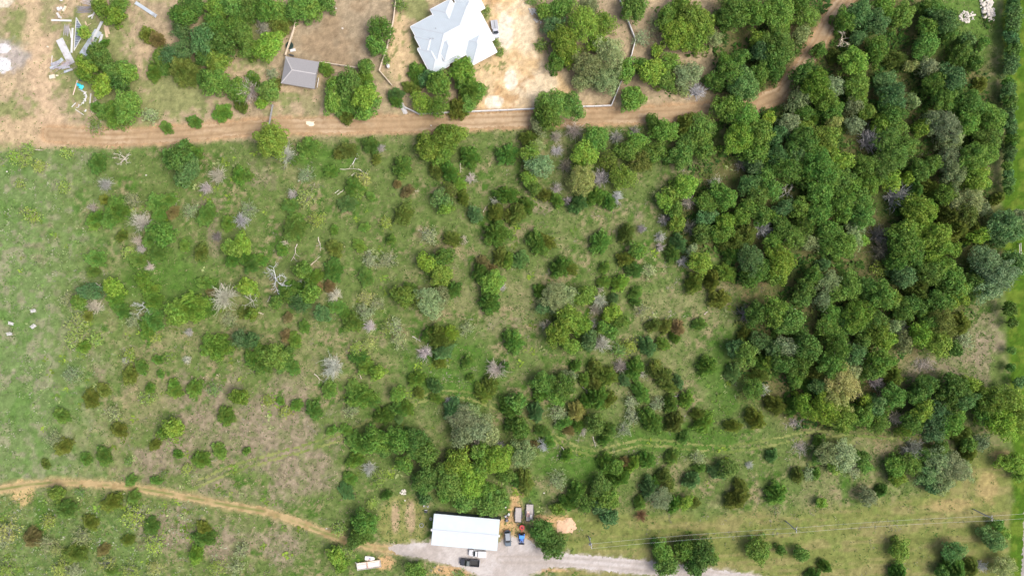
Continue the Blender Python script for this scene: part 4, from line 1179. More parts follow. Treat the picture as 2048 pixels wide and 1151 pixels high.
# every tree, bush and dead tree of the photograph: crown centre in photo pixels, crown radius in pixels, kind and colour
PLANTS = '''
198 14 18 Ob;227 29 18 Ob;236 8 18 Pm;167 65 13 Ob;193 110 26 Om;172 130 18 Ob;227 141 22 Om;250 143 21 Ob;203 170 21 Ob;167 148 15 Ob;237 160 20 Od;208 87 9 Jd;214 222 20 Jm;229 228 23 Jd;250 206 26 Om;247 225 20 Om;190 214 10 Jd
195 255 13 Sm;245 248 9 Sm;332 255 12 Jm;388 243 13 Jm;443 225 18 Jm;302 232 11 Sg
366 24 29 Od;386 12 22 Od;360 60 20 Pk;295 70 16 Jo;311 78 16 Jr;318 112 17 Om;339 108 22 Pk;365 96 22 Pk;404 76 28 Ok;440 82 28 Od;427 50 24 Od;360 138 27 Jo;383 148 20 Jo;339 132 18 Jd;308 143 17 Jd;407 114 18 Od;433 122 24 Ob;428 162 26 Om;407 157 18 Jd
430 12 23 Ob;464 8 26 Om;470 44 22 Od;482 66 23 Om;496 92 20 Om;497 18 24 Od;474 178 24 Om;480 208 15 Jo;505 157 14 Jm;505 182 23 Dg
528 14 26 Od;552 20 23 Om;559 50 20 Jo;522 58 15 Dg;535 88 29 Ob;518 100 18 Ob;603 8 31 Om;586 22 18 Om;625 18 21 Om;650 0 20 Od
760 56 27 Pm;752 91 19 Om;651 137 14 Jm;730 132 16 Om;731 157 16 Jm;694 167 28 Od;668 174 20 Om;664 202 21 Om;694 208 26 Jd;728 192 25 Ob;728 223 19 Om;748 203 13 Om;737 177 15 Om;692 230 16 Jo
535 180 22 Om;522 206 12 Ob;546 172 15 Jo;547 149 9 Sg;540 279 34 Ob;615 295 21 Jm;741 290 17 Jd
835 146 20 Jd;854 155 17 Ok;877 164 26 Om;924 138 26 Ob;924 158 18 Om;940 178 25 Jm;956 180 17 Om;822 175 15 Jo;791 188 14 Jk;792 202 12 Jd;843 204 23 Pb;876 209 24 Pb;919 214 22 Jo;936 206 17 Om;927 216 9 Dw
858 292 28 Ob;892 272 30 Ob;918 265 16 Ob;886 304 22 Ob;1015 308 21 Jd;773 122 8 Sm;802 10 10 Sm;994 86 6 Sm;1000 104 7 Sm;973 25 7 Sm
1063 3 8 Sm;1089 20 17 Om;1123 12 24 Od;1110 52 24 Pk;1180 8 19 Pg;1168 42 36 Pb;1207 44 26 Pb;1128 80 30 Ob;1113 122 19 Om;1137 108 22 Ob;1084 91 10 Sm
1180 130 32 Pg;1222 104 32 Pg;1213 157 30 Pg;1253 141 20 Om;1168 160 22 Pg;1196 85 20 Pb;1110 206 31 Om;1142 208 26 Om;1094 228 28 Om;1266 196 26 Om;1285 78 14 Sg
1269 13 27 Om;1358 66 33 Ob;1407 44 28 Ob;1390 76 28 Ob;1380 30 28 Ob;1363 6 20 Ob;1431 76 16 Pg;1472 20 32 Od;1508 22 28 Od;1446 40 16 Om;1335 30 20 Od;1310 55 14 Sg;1519 76 17 Ob;1524 105 19 Ok;1519 146 23 Od
1285 130 17 Od;1306 142 28 Ob;1340 123 24 Pm;1332 156 24 Om;1313 102 13 Ob;1379 148 28 Pg;1391 188 18 Dw;1363 180 11 Sb;1478 115 17 Om;1464 142 26 Pm;1488 167 32 Ok;1431 162 20 Om;1454 124 16 Om
1459 216 28 Om;1493 236 36 Pm;1480 274 30 Ob;1519 261 28 Om;1306 242 15 Om;1332 261 24 Om;1371 250 22 Jo;1405 250 28 Pm;1381 282 24 Om;1400 278 24 Om;1149 258 19 Dg;1110 276 12 Dg;1193 276 26 Om;1079 250 20 Pg;1058 276 17 Jo;1074 290 15 Pg;1233 271 14 Dg;1277 282 20 Om;1266 260 11 Dg
1559 23 32 Om;1567 44 18 Ob;1617 31 24 Pm;1597 5 18 Od;1690 40 19 Od;1724 26 27 Ok;1745 26 13 Pg;1754 42 24 Ok;1807 29 24 Om;1771 8 22 Om;1682 78 25 Bw;1562 84 30 Pm;1557 108 28 Om;1552 136 22 Od;1606 65 17 Pg
1718 73 15 Ok;1640 99 15 Om;1669 112 14 Jo;1711 120 27 Ob;1692 96 12 Jd;1758 96 24 Om;1792 117 21 Jo;1823 130 13 Py;1862 133 21 Pg;1854 91 27 Od;1888 39 26 Ok;1922 107 22 Od;1935 78 14 Ok;1953 125 15 Od;1969 83 10 Od;1859 52 20 Om;1901 66 15 Om;1872 18 18 Om;1850 15 16 Od
1612 146 24 Om;1636 166 30 Ob;1664 172 26 Pg;1651 194 26 Ob;1601 198 25 Pg;1666 219 22 Om;1610 222 18 Om;1716 170 24 Om;1718 194 22 Om;1711 210 18 Pg;1734 222 17 Ob;1773 162 22 Ok;1789 193 27 Ok;1778 208 20 Od;1789 226 24 Od;1828 201 14 Pg
1906 155 27 Ok;1872 166 24 Od;1890 194 24 Om;1912 183 22 Od;1961 169 15 Jo;1945 206 26 Om;1922 212 18 Om;1987 240 26 Om;2000 228 15 Om;1979 276 26 Om;1896 249 32 Pg;1870 242 22 Pg;1937 245 24 Om;1906 276 24 Pg
1583 245 23 Pg;1552 271 20 Ok;1538 235 13 Ob;1653 276 28 Ob;1669 240 15 Oy;1711 248 18 Pg;1606 287 31 Od;1609 261 20 Ob;1732 284 24 Dg;1778 276 26 Pm;1765 246 20 Ob;1799 253 18 Om;1844 255 17 Ob;1812 289 22 Om;1625 238 13 Jd
1580 334 32 Pm;1559 311 24 Ok;1593 309 26 Ok;1614 355 19 Om;1636 324 34 Od;1661 347 31 Od;1682 321 21 Ob;1645 381 28 Om;1690 363 24 Od;1704 370 21 Om;1674 382 18 Om;1734 332 24 Om;1771 329 30 Pm;1797 311 26 Pm;1742 366 22 Om;1784 360 21 Ob;1815 358 12 Ob
1846 338 22 Od;1864 329 19 Om;1901 318 25 Pg;1912 346 27 Pg;1956 311 30 Om;1980 305 22 Om;1956 356 26 Ob;1828 376 22 Jd;1864 376 19 Jo;1893 386 22 Ob;1914 402 22 Pg;1950 399 24 Pg;1966 416 16 Pg;1784 392 24 Dg;1572 386 15 Bg
1546 376 21 Pm;1549 431 14 Om;1570 415 17 Ok;1602 416 20 Pm;1640 428 24 Om;1687 407 28 Od;1724 399 24 Od;1726 432 24 Om;1836 415 27 Ob;1862 420 17 Ob;1820 457 24 Ob;1812 420 15 Jd;1901 431 24 Jo;1940 428 24 Po;1912 458 27 Jo;1964 470 19 Ob;1943 456 22 Jo;1995 397 13 Jo
2018 452 34 Ok;2042 436 19 Pg;2000 472 22 Ok;1750 470 18 Dn;1764 500 19 Dn;1614 452 22 Pm;1588 472 26 Pm;1567 452 19 Om;1619 483 20 Pg;1661 467 28 Om;1685 488 30 Om;1708 478 20 Pg;1713 454 17 Pg;1549 483 20 Om;1726 480 12 Ob
1815 488 34 Od;1797 520 22 Od;1831 513 22 Om;1849 457 22 Ob;1875 472 28 Ob;1885 491 22 Ob;1911 498 14 Ob;1864 512 19 Ob;1883 530 21 Ob;1864 545 26 Om;1901 551 24 Od;1914 576 26 Om;1562 525 31 Ob;1552 551 19 Om
1645 530 14 Jk;1661 566 24 Pg;1627 551 19 Om;1609 579 20 Om;1703 572 24 Om;1734 575 22 Om;1810 551 24 Ok;1786 540 14 Jd;1836 571 24 Jo;1755 538 11 Sb;1979 525 34 Pt;2005 551 36 Pt;2034 525 26 Ok;1953 564 24 Om;1980 575 28 Pt
1552 622 26 Om;1583 643 28 Od;1609 596 20 Pm;1648 599 17 Pg;1679 586 21 Pm;1666 630 22 Pm;1661 656 24 Pm;1718 630 30 Ob;1700 650 20 Om;1750 638 24 Om;1758 664 24 Ob;1735 660 16 Om;1765 588 28 Om;1784 598 20 Ob;1810 620 22 Om;1831 609 20 Om;1854 627 17 Ob;1880 604 26 Om;1836 588 24 Jo;1914 585 26 Ob
1888 643 30 Po;1862 648 22 Om;1844 669 24 Ob;1880 682 28 Ob;1911 698 14 Om;1919 646 22 Jo;1803 661 15 Dw;1789 653 17 Pg;1810 685 19 Pg;1778 679 20 Ob;1927 679 15 Sg
1575 695 24 Pg;1619 695 28 Om;1604 674 17 Pm;1680 694 28 Pm;1713 711 24 Pk;1729 682 17 Om;1734 702 9 Ob;1552 695 20 Ok;1541 724 14 Ob;1567 727 20 Om;1601 727 24 Od;1635 742 21 Jo;1666 729 26 Om;1614 768 15 Jd;1640 773 18 Ok;1591 758 16 Od
1690 768 34 Py;1704 746 19 Pg;1656 820 31 Pb;1682 832 28 Ob;1677 799 28 Py;1687 852 16 Ob;1552 810 19 Jo;1606 810 19 Ob;1587 813 18 Jd;1763 724 27 Od;1747 740 22 Om;1784 750 22 Jo;1745 765 14 Dw;1766 779 18 Dg;1791 792 24 Od;1734 802 13 Ob;1752 812 19 Ok;1729 831 22 Om;1758 844 24 Pm;1786 831 14 Dg;1717 795 9 Dg
1854 771 24 Od;1836 792 18 Od;1917 773 26 Od;1945 771 17 Ob;1901 797 24 Od;1932 799 24 Ok;1859 808 16 Dw;1896 812 12 Dg;1849 822 20 Ob;1880 831 28 Pk;1828 844 22 Om;1906 846 26 Om;1870 858 26 Pk;1925 868 20 Jo
1992 803 32 Ob;2022 806 28 Ob;2008 840 34 Ob;2034 834 26 Ob;1970 826 20 Om;2040 766 12 Ok
1658 906 25 Pg;1692 914 29 Pg;1724 914 15 Od;1640 882 13 Jd;1636 916 12 Od;1703 938 13 Sg;1732 932 15 Om;1670 935 14 Ob;1596 950 13 Jo;1617 945 10 Sg;1632 947 10 Jm;1554 987 21 Jm;1643 1005 11 Ob;1544 911 12 Jk;1739 994 18 Pg;1763 981 12 Jd
1794 934 22 Od;1826 928 24 Pm;1797 956 17 Ob;1825 898 20 Dg;1859 914 22 Pm;1883 924 31 Pg;1910 936 31 Pg;1862 948 26 Pk;1888 964 24 Pg;1867 975 15 Ok;1937 908 18 Jo;1884 897 16 Om;1928 940 22 Pg;1963 885 17 Pg;1940 886 16 Om;1812 862 15 Pb
2031 926 24 Ob;2042 948 15 Ob;1990 1080 23 Ok;1997 1049 11 Om;2011 1066 11 Ob;1801 1101 19 Ob;1911 1104 23 Pk;1911 1138 26 Jd;1943 1136 17 Jo;1963 1127 10 Dw;2013 1136 24 Pg;1797 1146 18 Jd;1888 1146 15 Od;1562 1100 10 Od;1604 1109 15 Om;1651 1132 12 Jd;1627 1149 13 Jd
1112 594 30 Pg;1141 592 20 Pg;1080 584 14 Jd;1086 616 13 Pk;1120 615 18 Pg;1170 591 21 Om;1199 597 15 Dw;1187 618 12 Dg;1136 634 26 Ob;1118 664 27 Ob;1163 652 21 Ob;1144 692 17 Ob;1094 651 11 Dw;1144 646 8 Dw;1179 680 19 Ok;1191 645 10 Dg;1204 690 18 Dw
1225 627 19 Ob;1239 642 17 Om;1222 664 14 Od;1206 656 13 Om;1282 621 13 Sg;1227 596 10 Jk;1240 566 16 Jb;1272 586 13 Jm;1272 604 10 Jd;1308 651 14 Jo;1332 653 13 Jo;1355 656 15 Jr;1350 674 11 Jd;1399 648 13 Jd;1261 687 13 Sb;1295 692 18 Jk;1326 688 13 Jm;1238 700 11 Sm
1269 738 20 Jd;1287 747 7 Dw;1242 734 14 Dg;1248 758 13 Jk;1152 732 11 Jd;1170 760 13 Jm;1191 737 16 Jo;1214 751 20 Jo;1193 772 17 Jo;1196 793 23 Jd;1215 800 16 Jo;1173 803 13 Jd;1324 750 22 Jo;1311 731 13 Po;1339 772 15 Jo;1355 763 13 Jk;1415 732 19 Jd;1467 745 16 Jk
1087 766 23 Om;1128 772 26 Pm;1081 786 16 Jd;1113 793 19 Pm;1136 752 14 Pg;1282 784 18 Jm;1373 799 15 Jm;1342 807 16 Jd;1071 823 17 Jk;1154 823 18 Jy;1113 823 14 Sg;1303 842 23 Jd;1350 844 19 Jo;1408 845 20 Jb;1397 829 13 Jo;1467 852 14 Jo;1512 838 19 Jo
1313 805 10 Sg;1246 859 12 Sg;1264 831 10 Sg;1261 802 10 Sg;1128 845 15 Jm;1157 850 13 Jd;1191 847 20 Om;1136 858 12 Jr;1214 860 16 Jd;1162 865 9 Dw;1032 805 20 Od;1040 857 20 Od;1084 862 13 Jd;1027 683 21 Jm
1488 630 18 Dn;1514 627 23 Od;1488 667 12 Jo;1473 696 18 Ok;1493 707 23 Om;1519 682 21 Pk;1525 726 17 Jd;1519 751 17 Jo;1509 779 22 Pm;1530 780 12 Dw
1045 908 27 Pg;1084 888 13 Dw;1066 888 8 Jr;1097 882 13 Jd;1134 911 12 Jm;1209 877 13 Jd;1214 927 19 Jd;1231 933 18 Pm;1251 924 12 Jr;1266 927 15 Jb;1293 920 17 Jd;1240 956 18 Jd;1115 955 14 Sg;1154 987 20 Jd;1167 1006 21 Pm;1136 1006 16 Jd;1115 1018 13 Ob
1204 976 24 Od;1215 998 24 Om;1217 1034 19 Ok;1201 1013 18 Ok;1300 977 20 Jk;1309 963 13 Jd;1321 998 24 Pg;1327 953 15 Jo;1347 1008 15 Jd;1337 968 13 Po;1280 1005 13 Jm;1280 1028 13 Dr;1373 1005 15 Pb;1387 1005 12 Jo;1384 960 16 Jk;1345 914 14 Jm
1439 943 17 Jk;1457 937 20 Pm;1475 998 21 Jo;1483 971 13 Jo;1394 914 10 Sg;1399 935 11 Jm;1501 929 8 Dw;1368 874 12 Jm;1050 964 20 Jo;1032 960 13 Jd;1084 1064 25 Od;1107 1094 25 Od;1096 1080 20 Od
1326 1104 21 Od;1335 1132 23 Od;1371 1100 21 Om;1408 1107 27 Od;1392 1132 21 Od;1426 1118 13 Pm;1519 1102 25 Om
715 886 22 Jm;749 882 28 Od;794 880 26 Od;830 880 25 Od;849 908 26 Od;710 920 16 Jm;808 930 18 Od;834 902 18 Od;853 955 26 Od;846 968 22 Od;849 997 13 Ok;770 895 18 Od
913 930 29 Ob;903 964 31 Om;941 967 31 Ob;934 998 26 Om;976 1008 27 Om;996 998 21 Om;994 920 31 Ob;960 904 19 Om;927 866 28 Pg;955 860 26 Pg;981 872 20 Pg;963 888 16 Dw;997 888 12 Dw;929 900 9 Jr;917 985 20 Om;960 935 22 Om;968 980 22 Om;1012 950 18 Om;890 990 16 Od
700 956 13 Jm;692 982 15 Jk;663 860 10 Jm;692 860 13 Jm;760 955 13 Sb;739 932 14 Dw;773 989 10 Jd;744 1005 8 Sb;728 1046 25 Od;721 1068 23 Od;708 1080 16 Od;679 1057 10 Sb;671 1114 19 Ob;680 1128 17 Ob;694 1101 13 Sb;830 1142 18 Om;920 1149 8 Sm
807 592 23 Ob;820 578 14 Jm;859 604 30 Pg;838 600 18 Po;906 580 16 Jd;880 594 22 Pg;979 604 22 Jd;642 627 17 Pk;706 644 20 Jm;694 632 14 Jd;728 625 15 Sg;744 651 12 Dw;734 599 13 Sb;757 606 10 Sg;608 653 12 Jd;575 635 10 Jr;572 672 12 Jr;588 680 15 Jm
546 713 26 Om;564 717 23 Jd;528 711 23 Jm;520 729 20 Jd;585 734 15 Jm;671 733 23 Dw;718 716 18 Jd;731 732 16 Jm;754 746 16 Ob;720 695 13 Sb;739 687 10 Sb;775 656 13 Sb;793 651 11 Sg;799 682 13 Sg;877 674 24 Jo;894 669 19 Jb;887 701 19 Jk;853 708 15 Dw;880 724 12 Jo;861 669 16 Jm
934 659 12 Sg;934 724 12 Jm;940 755 8 Jm;992 742 20 Dw;1008 734 10 Jd;981 769 17 Jo;966 785 18 Jo;833 758 16 Jm;869 771 14 Jk;838 785 11 Jo;872 797 11 Jm;721 795 25 Jm;710 779 19 Jm;658 779 16 Jm;740 800 16 Jm
794 789 16 Pm;767 831 18 Jd;796 818 16 Jd;814 815 13 Jm;797 834 11 Jk;906 819 20 Jk;898 805 8 Dw;929 841 31 Pg;943 824 18 Pg;968 853 22 Pg;1018 815 20 Jd;1023 846 15 Jd;627 820 17 Jm;593 810 12 Jm;535 799 8 Sb;561 802 8 Jm;572 823 9 Sb;705 820 10 Sg
598 604 22 Pk;619 586 20 Om;582 588 18 Om;551 604 15 Pm;674 593 14 Dw;674 614 15 Jm
570 312 19 Dw;564 299 12 Dg;588 320 9 Jm;614 350 12 Sg;662 342 13 Jd;694 300 17 Jo;680 305 13 Jo;752 319 10 Jo;765 298 9 Dg;705 372 17 Jd;718 377 13 Jm;728 358 10 Sb;718 386 9 Sb;741 392 9 Jm;794 368 8 Jr;814 382 12 Jr;804 333 20 Jm;940 313 20 Jd;872 342 14 Jo;898 342 18 Jd;920 368 13 Jb;926 394 13 Jo;882 395 20 Pk;890 415 15 Ob;900 379 15 Po
694 407 17 Jk;807 428 20 Jo;950 428 15 Jk;992 424 17 Jo;1020 431 14 Jo;1013 389 20 Jd;992 400 11 Dw;945 358 11 Dw;580 410 15 Jm;588 457 24 Jm;591 440 16 Jd;632 441 13 Sb;616 394 15 Sb;588 386 10 Dg;668 459 9 Jm;728 454 10 Jm;773 446 9 Sb;668 496 16 Jo;782 479 10 Jm;718 491 13 Jm;739 517 13 Sg;778 519 13 Sg
575 488 8 Dw;564 497 13 Jd;992 467 24 Jd;906 478 16 Jo;859 470 13 Sg;924 478 9 Dw;855 526 19 Ob;887 513 19 Om;882 550 23 Ob;866 540 13 Om;666 540 21 Jd;731 553 17 Jm;603 540 19 Om;627 556 17 Jm;637 574 9 Jr;659 572 12 Jr;520 519 14 Jd;551 559 26 Bw;608 570 10 Bw;598 578 17 Jd;572 578 15 Jm
966 525 13 Jr;986 535 8 Jr;984 564 24 Ob;960 541 17 Jd;1002 514 17 Jo;1015 520 15 Jm;1007 575 8 Dw
193 326 18 Jm;356 313 28 Od;373 338 26 Ok;338 316 16 Jd;386 306 16 Jd;372 297 14 Jd;365 355 15 Jd;477 350 15 Jm;494 353 11 Jm;441 352 16 Dg;417 376 12 Dg;250 319 14 Bw;216 371 13 Dg;60 300 10 Sb;52 324 9 Sb;81 332 9 Sb;31 313 9 Sb;136 306 8 Sb;128 373 9 Sb;65 433 11 Sb;42 368 7 Sb
232 418 24 Jm;219 436 18 Jm;188 437 15 Jm;188 450 11 Jm;209 399 10 Jo;188 412 9 Dg;269 402 12 Sg;315 407 22 Jm;339 399 14 Jm;344 424 13 Jr;318 428 17 Jm;412 428 20 Jm;381 423 12 Sg;284 449 20 Dw;321 467 27 Od;300 479 16 Jm;279 478 11 Dw;313 507 18 Jd;276 519 18 Jm;287 498 9 Dg;258 504 9 Sb;300 530 9 Dw;242 472 11 Jo;368 491 11 Jm;401 504 15 Jo
190 517 19 Jm;185 543 12 Jm;224 574 19 Ob;284 561 17 Pb;300 580 16 Jm;177 582 20 Pk;456 446 15 Jd;480 441 15 Dg;498 418 13 Sg;464 496 20 Ob;485 488 18 Ob;490 515 16 Jd;464 519 14 Jd;503 530 15 Jd;433 470 10 Dn;409 566 15 Jm;446 592 26 Dw;493 574 20 Ob;420 583 9 Jr
373 617 35 Jm;350 633 18 Jm;407 620 17 Jm;305 638 22 Jd;295 656 20 Jm;310 674 8 Sb;289 613 18 Bw;266 638 12 Sg;242 620 16 Jm;229 599 17 Jm;305 601 18 Jd;156 604 16 Om;190 617 15 Dw;154 646 16 Sb;156 677 15 Sb;167 693 13 Jm;193 677 10 Sb;138 601 12 Sg;175 632 10 Jo
430 693 28 Jm;506 719 18 Jm;477 677 17 Pk;500 679 17 Pk;505 601 15 Bg;503 628 13 Ob;486 622 12 Jo;261 711 10 Sb;253 722 8 Dw;258 750 16 Jo;282 734 13 Jm;315 719 10 Jm;342 713 7 Sm;321 747 8 Jm;373 721 8 Dw;378 661 8 Dw;462 640 12 Sg
180 797 17 Jo;206 779 13 Jo;300 776 10 Jm;349 782 14 Jm;347 766 10 Jm;388 776 16 Jm;433 776 12 Sm;477 794 18 Ob;451 832 18 Jm;295 797 10 Sb;122 831 15 Jm;237 859 15 Jo;344 857 21 Ob;328 866 14 Ob;149 747 13 Sg;229 823 10 Sg
125 893 17 Jo;112 880 13 Sg;91 927 9 Jo;171 917 12 Jm;206 912 17 Jm;309 889 11 Jo;356 908 9 Jm;401 919 17 Jm;375 937 8 Sb;438 901 15 Jm;493 901 8 Jm;259 923 6 Sm;261 960 11 Jm;312 960 10 Jm;329 948 7 Sm
110 987 16 Ob;130 1018 19 Jd;99 1039 10 Sb;222 1005 19 Jo;162 984 8 Sm;266 994 13 Jm;180 1044 15 Jo;63 1075 18 Jr;21 1057 18 Sb;10 1080 12 Sg;99 1088 14 Sg;115 1093 12 Sb;149 1106 22 Jo;206 1099 12 Jr;276 1028 18 Sb;167 1067 15 Sg;302 1052 17 Jd;313 1080 16 Sb;255 1080 12 Jo;407 1075 20 Jd;391 1109 16 Jb;407 1057 14 Jo;130 1135 16 Sb;150 1136 12 Sg;214 1127 14 Sb;219 1139 13 Jm;261 1140 13 Sb;315 1135 12 Sb;438 1130 12 Sb;477 1135 12 Sg;16 1132 15 Sb;487 1098 10 Sg
1060 306 21 Pb;1074 294 10 Dw;1113 298 12 Dw;1170 306 28 Ob;1080 330 26 Pt;1128 330 15 Dn;1165 358 30 Py;1204 360 18 Dg;1246 352 26 Pb;1217 321 19 Po;1058 355 17 Ob;1068 374 15 Om;1110 376 12 Dw;1092 390 14 Jo;1113 399 14 Jm;1193 392 19 Jd;1217 402 15 Jd;1236 397 14 Dw;1157 407 18 Jk;1132 402 9 Dg
1256 300 22 Om;1285 321 24 Po;1279 300 17 Ob;1306 306 21 Om;1366 308 24 Om;1345 313 15 Od;1410 300 21 Om;1053 410 15 Jd;1034 426 20 Jo;1076 485 22 Jd;1094 483 15 Jo;1122 534 20 Jd;1138 535 15 Jo;1201 484 21 Jm;1253 466 17 Jo;1277 500 18 Od;1251 518 15 Jo;1268 538 17 Jd;1295 540 10 Sg;1209 535 11 Jm;1209 564 13 Jm;1040 519 17 Jk;1285 454 9 Dg;1199 577 8 Dw
1373 371 25 Ob;1345 386 19 Ob;1329 402 17 Ob;1352 421 17 Ob;1381 405 14 Dw;1355 446 17 Ob;1332 439 12 Dg;1415 405 24 Om;1436 386 20 Om;1433 368 14 Dw;1454 394 22 Om;1415 433 21 Ok;1451 446 20 Ob;1444 468 19 Ob;1376 457 14 Dn;1407 467 21 Om;1316 472 11 Dw;1358 486 17 Jk;1347 506 17 Jd;1366 525 11 Dw;1384 498 12 Pg;1402 525 23 Ob;1389 566 19 Jo;1425 561 17 Jo;1440 598 19 Jo;1454 545 19 Jb;1322 492 9 Dw
1467 483 22 Jo;1462 506 19 Jd;1493 472 21 Jo;1519 457 16 Dw;1506 519 30 Pk;1525 540 24 Om;1498 556 18 Om;1514 306 24 Om;1511 330 20 Ok;1501 368 22 Ok;1519 389 24 Om;1501 415 20 Om;1483 434 15 Ob;1483 334 13 Dg;1532 347 20 Om;1525 428 19 Od
2028 5 13 Ok;2031 35 12 Ok;2030 62 11 Od;2022 60 10 Od;2030 88 11 Ok;2025 113 12 Ok;2030 130 9 Ok;2021 140 11 Ok;2017 165 11 Od;2023 190 11 Ok;2024 215 10 Ok;2022 232 10 Ok;2024 264 11 Ok;2022 290 10 Ok;2019 315 10 Ok;2017 348 10 Ok;2019 380 9 Od;2026 22 14 Ok;2028 48 14 Ok;2024 74 13 Ok;2027 100 14 Od;2022 126 12 Ok;2019 178 15 Ok;2021 202 13 Od;2022 250 12 Ok;2026 278 13 Od;2020 300 12 Ok;2016 330 10 Od;2018 365 11 Ok;2022 618 14 Od;2026 645 10 Om;2024 700 8 Od;2022 735 9 Od
'''
LEAFC = {'d': (.114, .222, .040), 'm': (.142, .256, .046), 'b': (.190, .308, .044), 'g': (.255, .325, .145), 'k': (.118, .226, .072), 'o': (.150, .200, .038),
         'y': (.320, .345, .110), 'r': (.205, .178, .068), 't': (.190, .310, .150)}
SHRUBC = {'b': (.270, .370, .075), 'g': (.275, .340, .160), 'm': (.180, .285, .065), 'y': (.310, .370, .110)}
DEADC = {'g': (.42, .405, .36), 'w': (.55, .53, .47), 'n': (.27, .245, .205), 'r': (.24, .15, .09)}
CWORD = {'d': 'dark green', 'm': 'mid green', 'b': 'bright green', 'g': 'pale gray-green', 'k': 'bluish green', 'o': 'olive', 'y': 'yellowish', 'r': 'rusty brown', 't': 'pale teal'}
DWORD = {'g': 'gray', 'w': 'bleached', 'n': 'brownish', 'r': 'rusty'}
ZONE = [['beside the scrap metal', 'in the thicket left of the corral', 'around the gray shed', 'in front of the white house', 'right of the house yard', 'above the road end', 'near the upper wood path', 'below the white rock piles'],
        ['in the upper left meadow', 'below the road\'s left bend', 'across the road from the shed', 'across the road from the house', 'in the grove under the road', 'at the wood\'s upper left edge', 'in the wood\'s upper middle', 'in the wood\'s upper right'],
        ['near the white slatted benches', 'in the left-hand thicket', 'in the scrub left of center', 'in the central clearing', 'around the pale central oaks', 'at the wood\'s left edge', 'in the wood\'s middle', 'in the wood by the right verge'],
        ['in the lower left meadow', 'on the dry brown field', 'between brown field and trail', 'above the barn grove', 'over the middle of the trail', 'over the trail\'s right part', 'at the wood\'s lower tip', 'by the gray brush pile'],
        ['under the ranch track, far left', 'under the ranch track', 'left of the white barn', 'behind the white barn', 'near the trailers and gravel drive', 'along the gravel drive', 'on the mown strip', 'by the rightmost power pole']]
ORD = ['', 'second', 'third', 'fourth', 'fifth', 'sixth', 'seventh', 'eighth', 'ninth', 'tenth', 'eleventh', 'twelfth', 'thirteenth', 'fourteenth', 'fifteenth', 'sixteenth', 'seventeenth', 'eighteenth']

plants = []
for tok in PLANTS.replace('\n', ';').split(';'):
    if tok.strip():
        x, y, r, tc_ = tok.split()
        plants.append((float(x), float(y), float(r), tc_[0], tc_[1]))

def look(p):
    x, y, r, t, c = p
    size = 'small ' if r < 12.5 else ('large ' if r >= 27 else '')
    if t == 'D': return size + DWORD[c] + ' dead brush'
    if t == 'B': return size + DWORD[c] + ' bare dead tree'
    return size + CWORD[c] + {'O': ' live oak' if c in 'dk' else ' leafy tree', 'P': ' feathery tree', 'J': ' round juniper bush', 'S': ' thin twiggy shrub'}[t]

cells = {}
for p in plants:
    cells.setdefault((look(p), min(4, int(max(0, p[1]) / 230.2)), min(7, int(p[0] / 256))), []).append(p)
LABEL = {}
for (lk, row, col), ps in cells.items():
    ps.sort()
    for i, p in enumerate(ps):
        s = lk + ' ' + ZONE[row][col]
        n = len(ps)
        if n == 2:
            s += ', the ' + ('left' if i == 0 else 'right') + ' one'
        elif n > 2:
            s += ', ' + ('leftmost' if i == 0 else 'rightmost' if i == n - 1 else ORD[i] + ' from left')
        LABEL[p] = s

def near(d, r):
    return min(d, key=lambda k: abs(math.log(k / r)))

def jit(c, a):
    f = 1 + nprng.uniform(-a, a)
    return (c[0] * f * (1 + nprng.uniform(-.1, .1)), c[1] * f, c[2] * f * (1 + nprng.uniform(-.15, .15)), 1)

def part(name, me, parent, col=None):
    o = bpy.data.objects.new(name, me); COL.objects.link(o); o.parent = parent
    if col: o.color = col
    return o

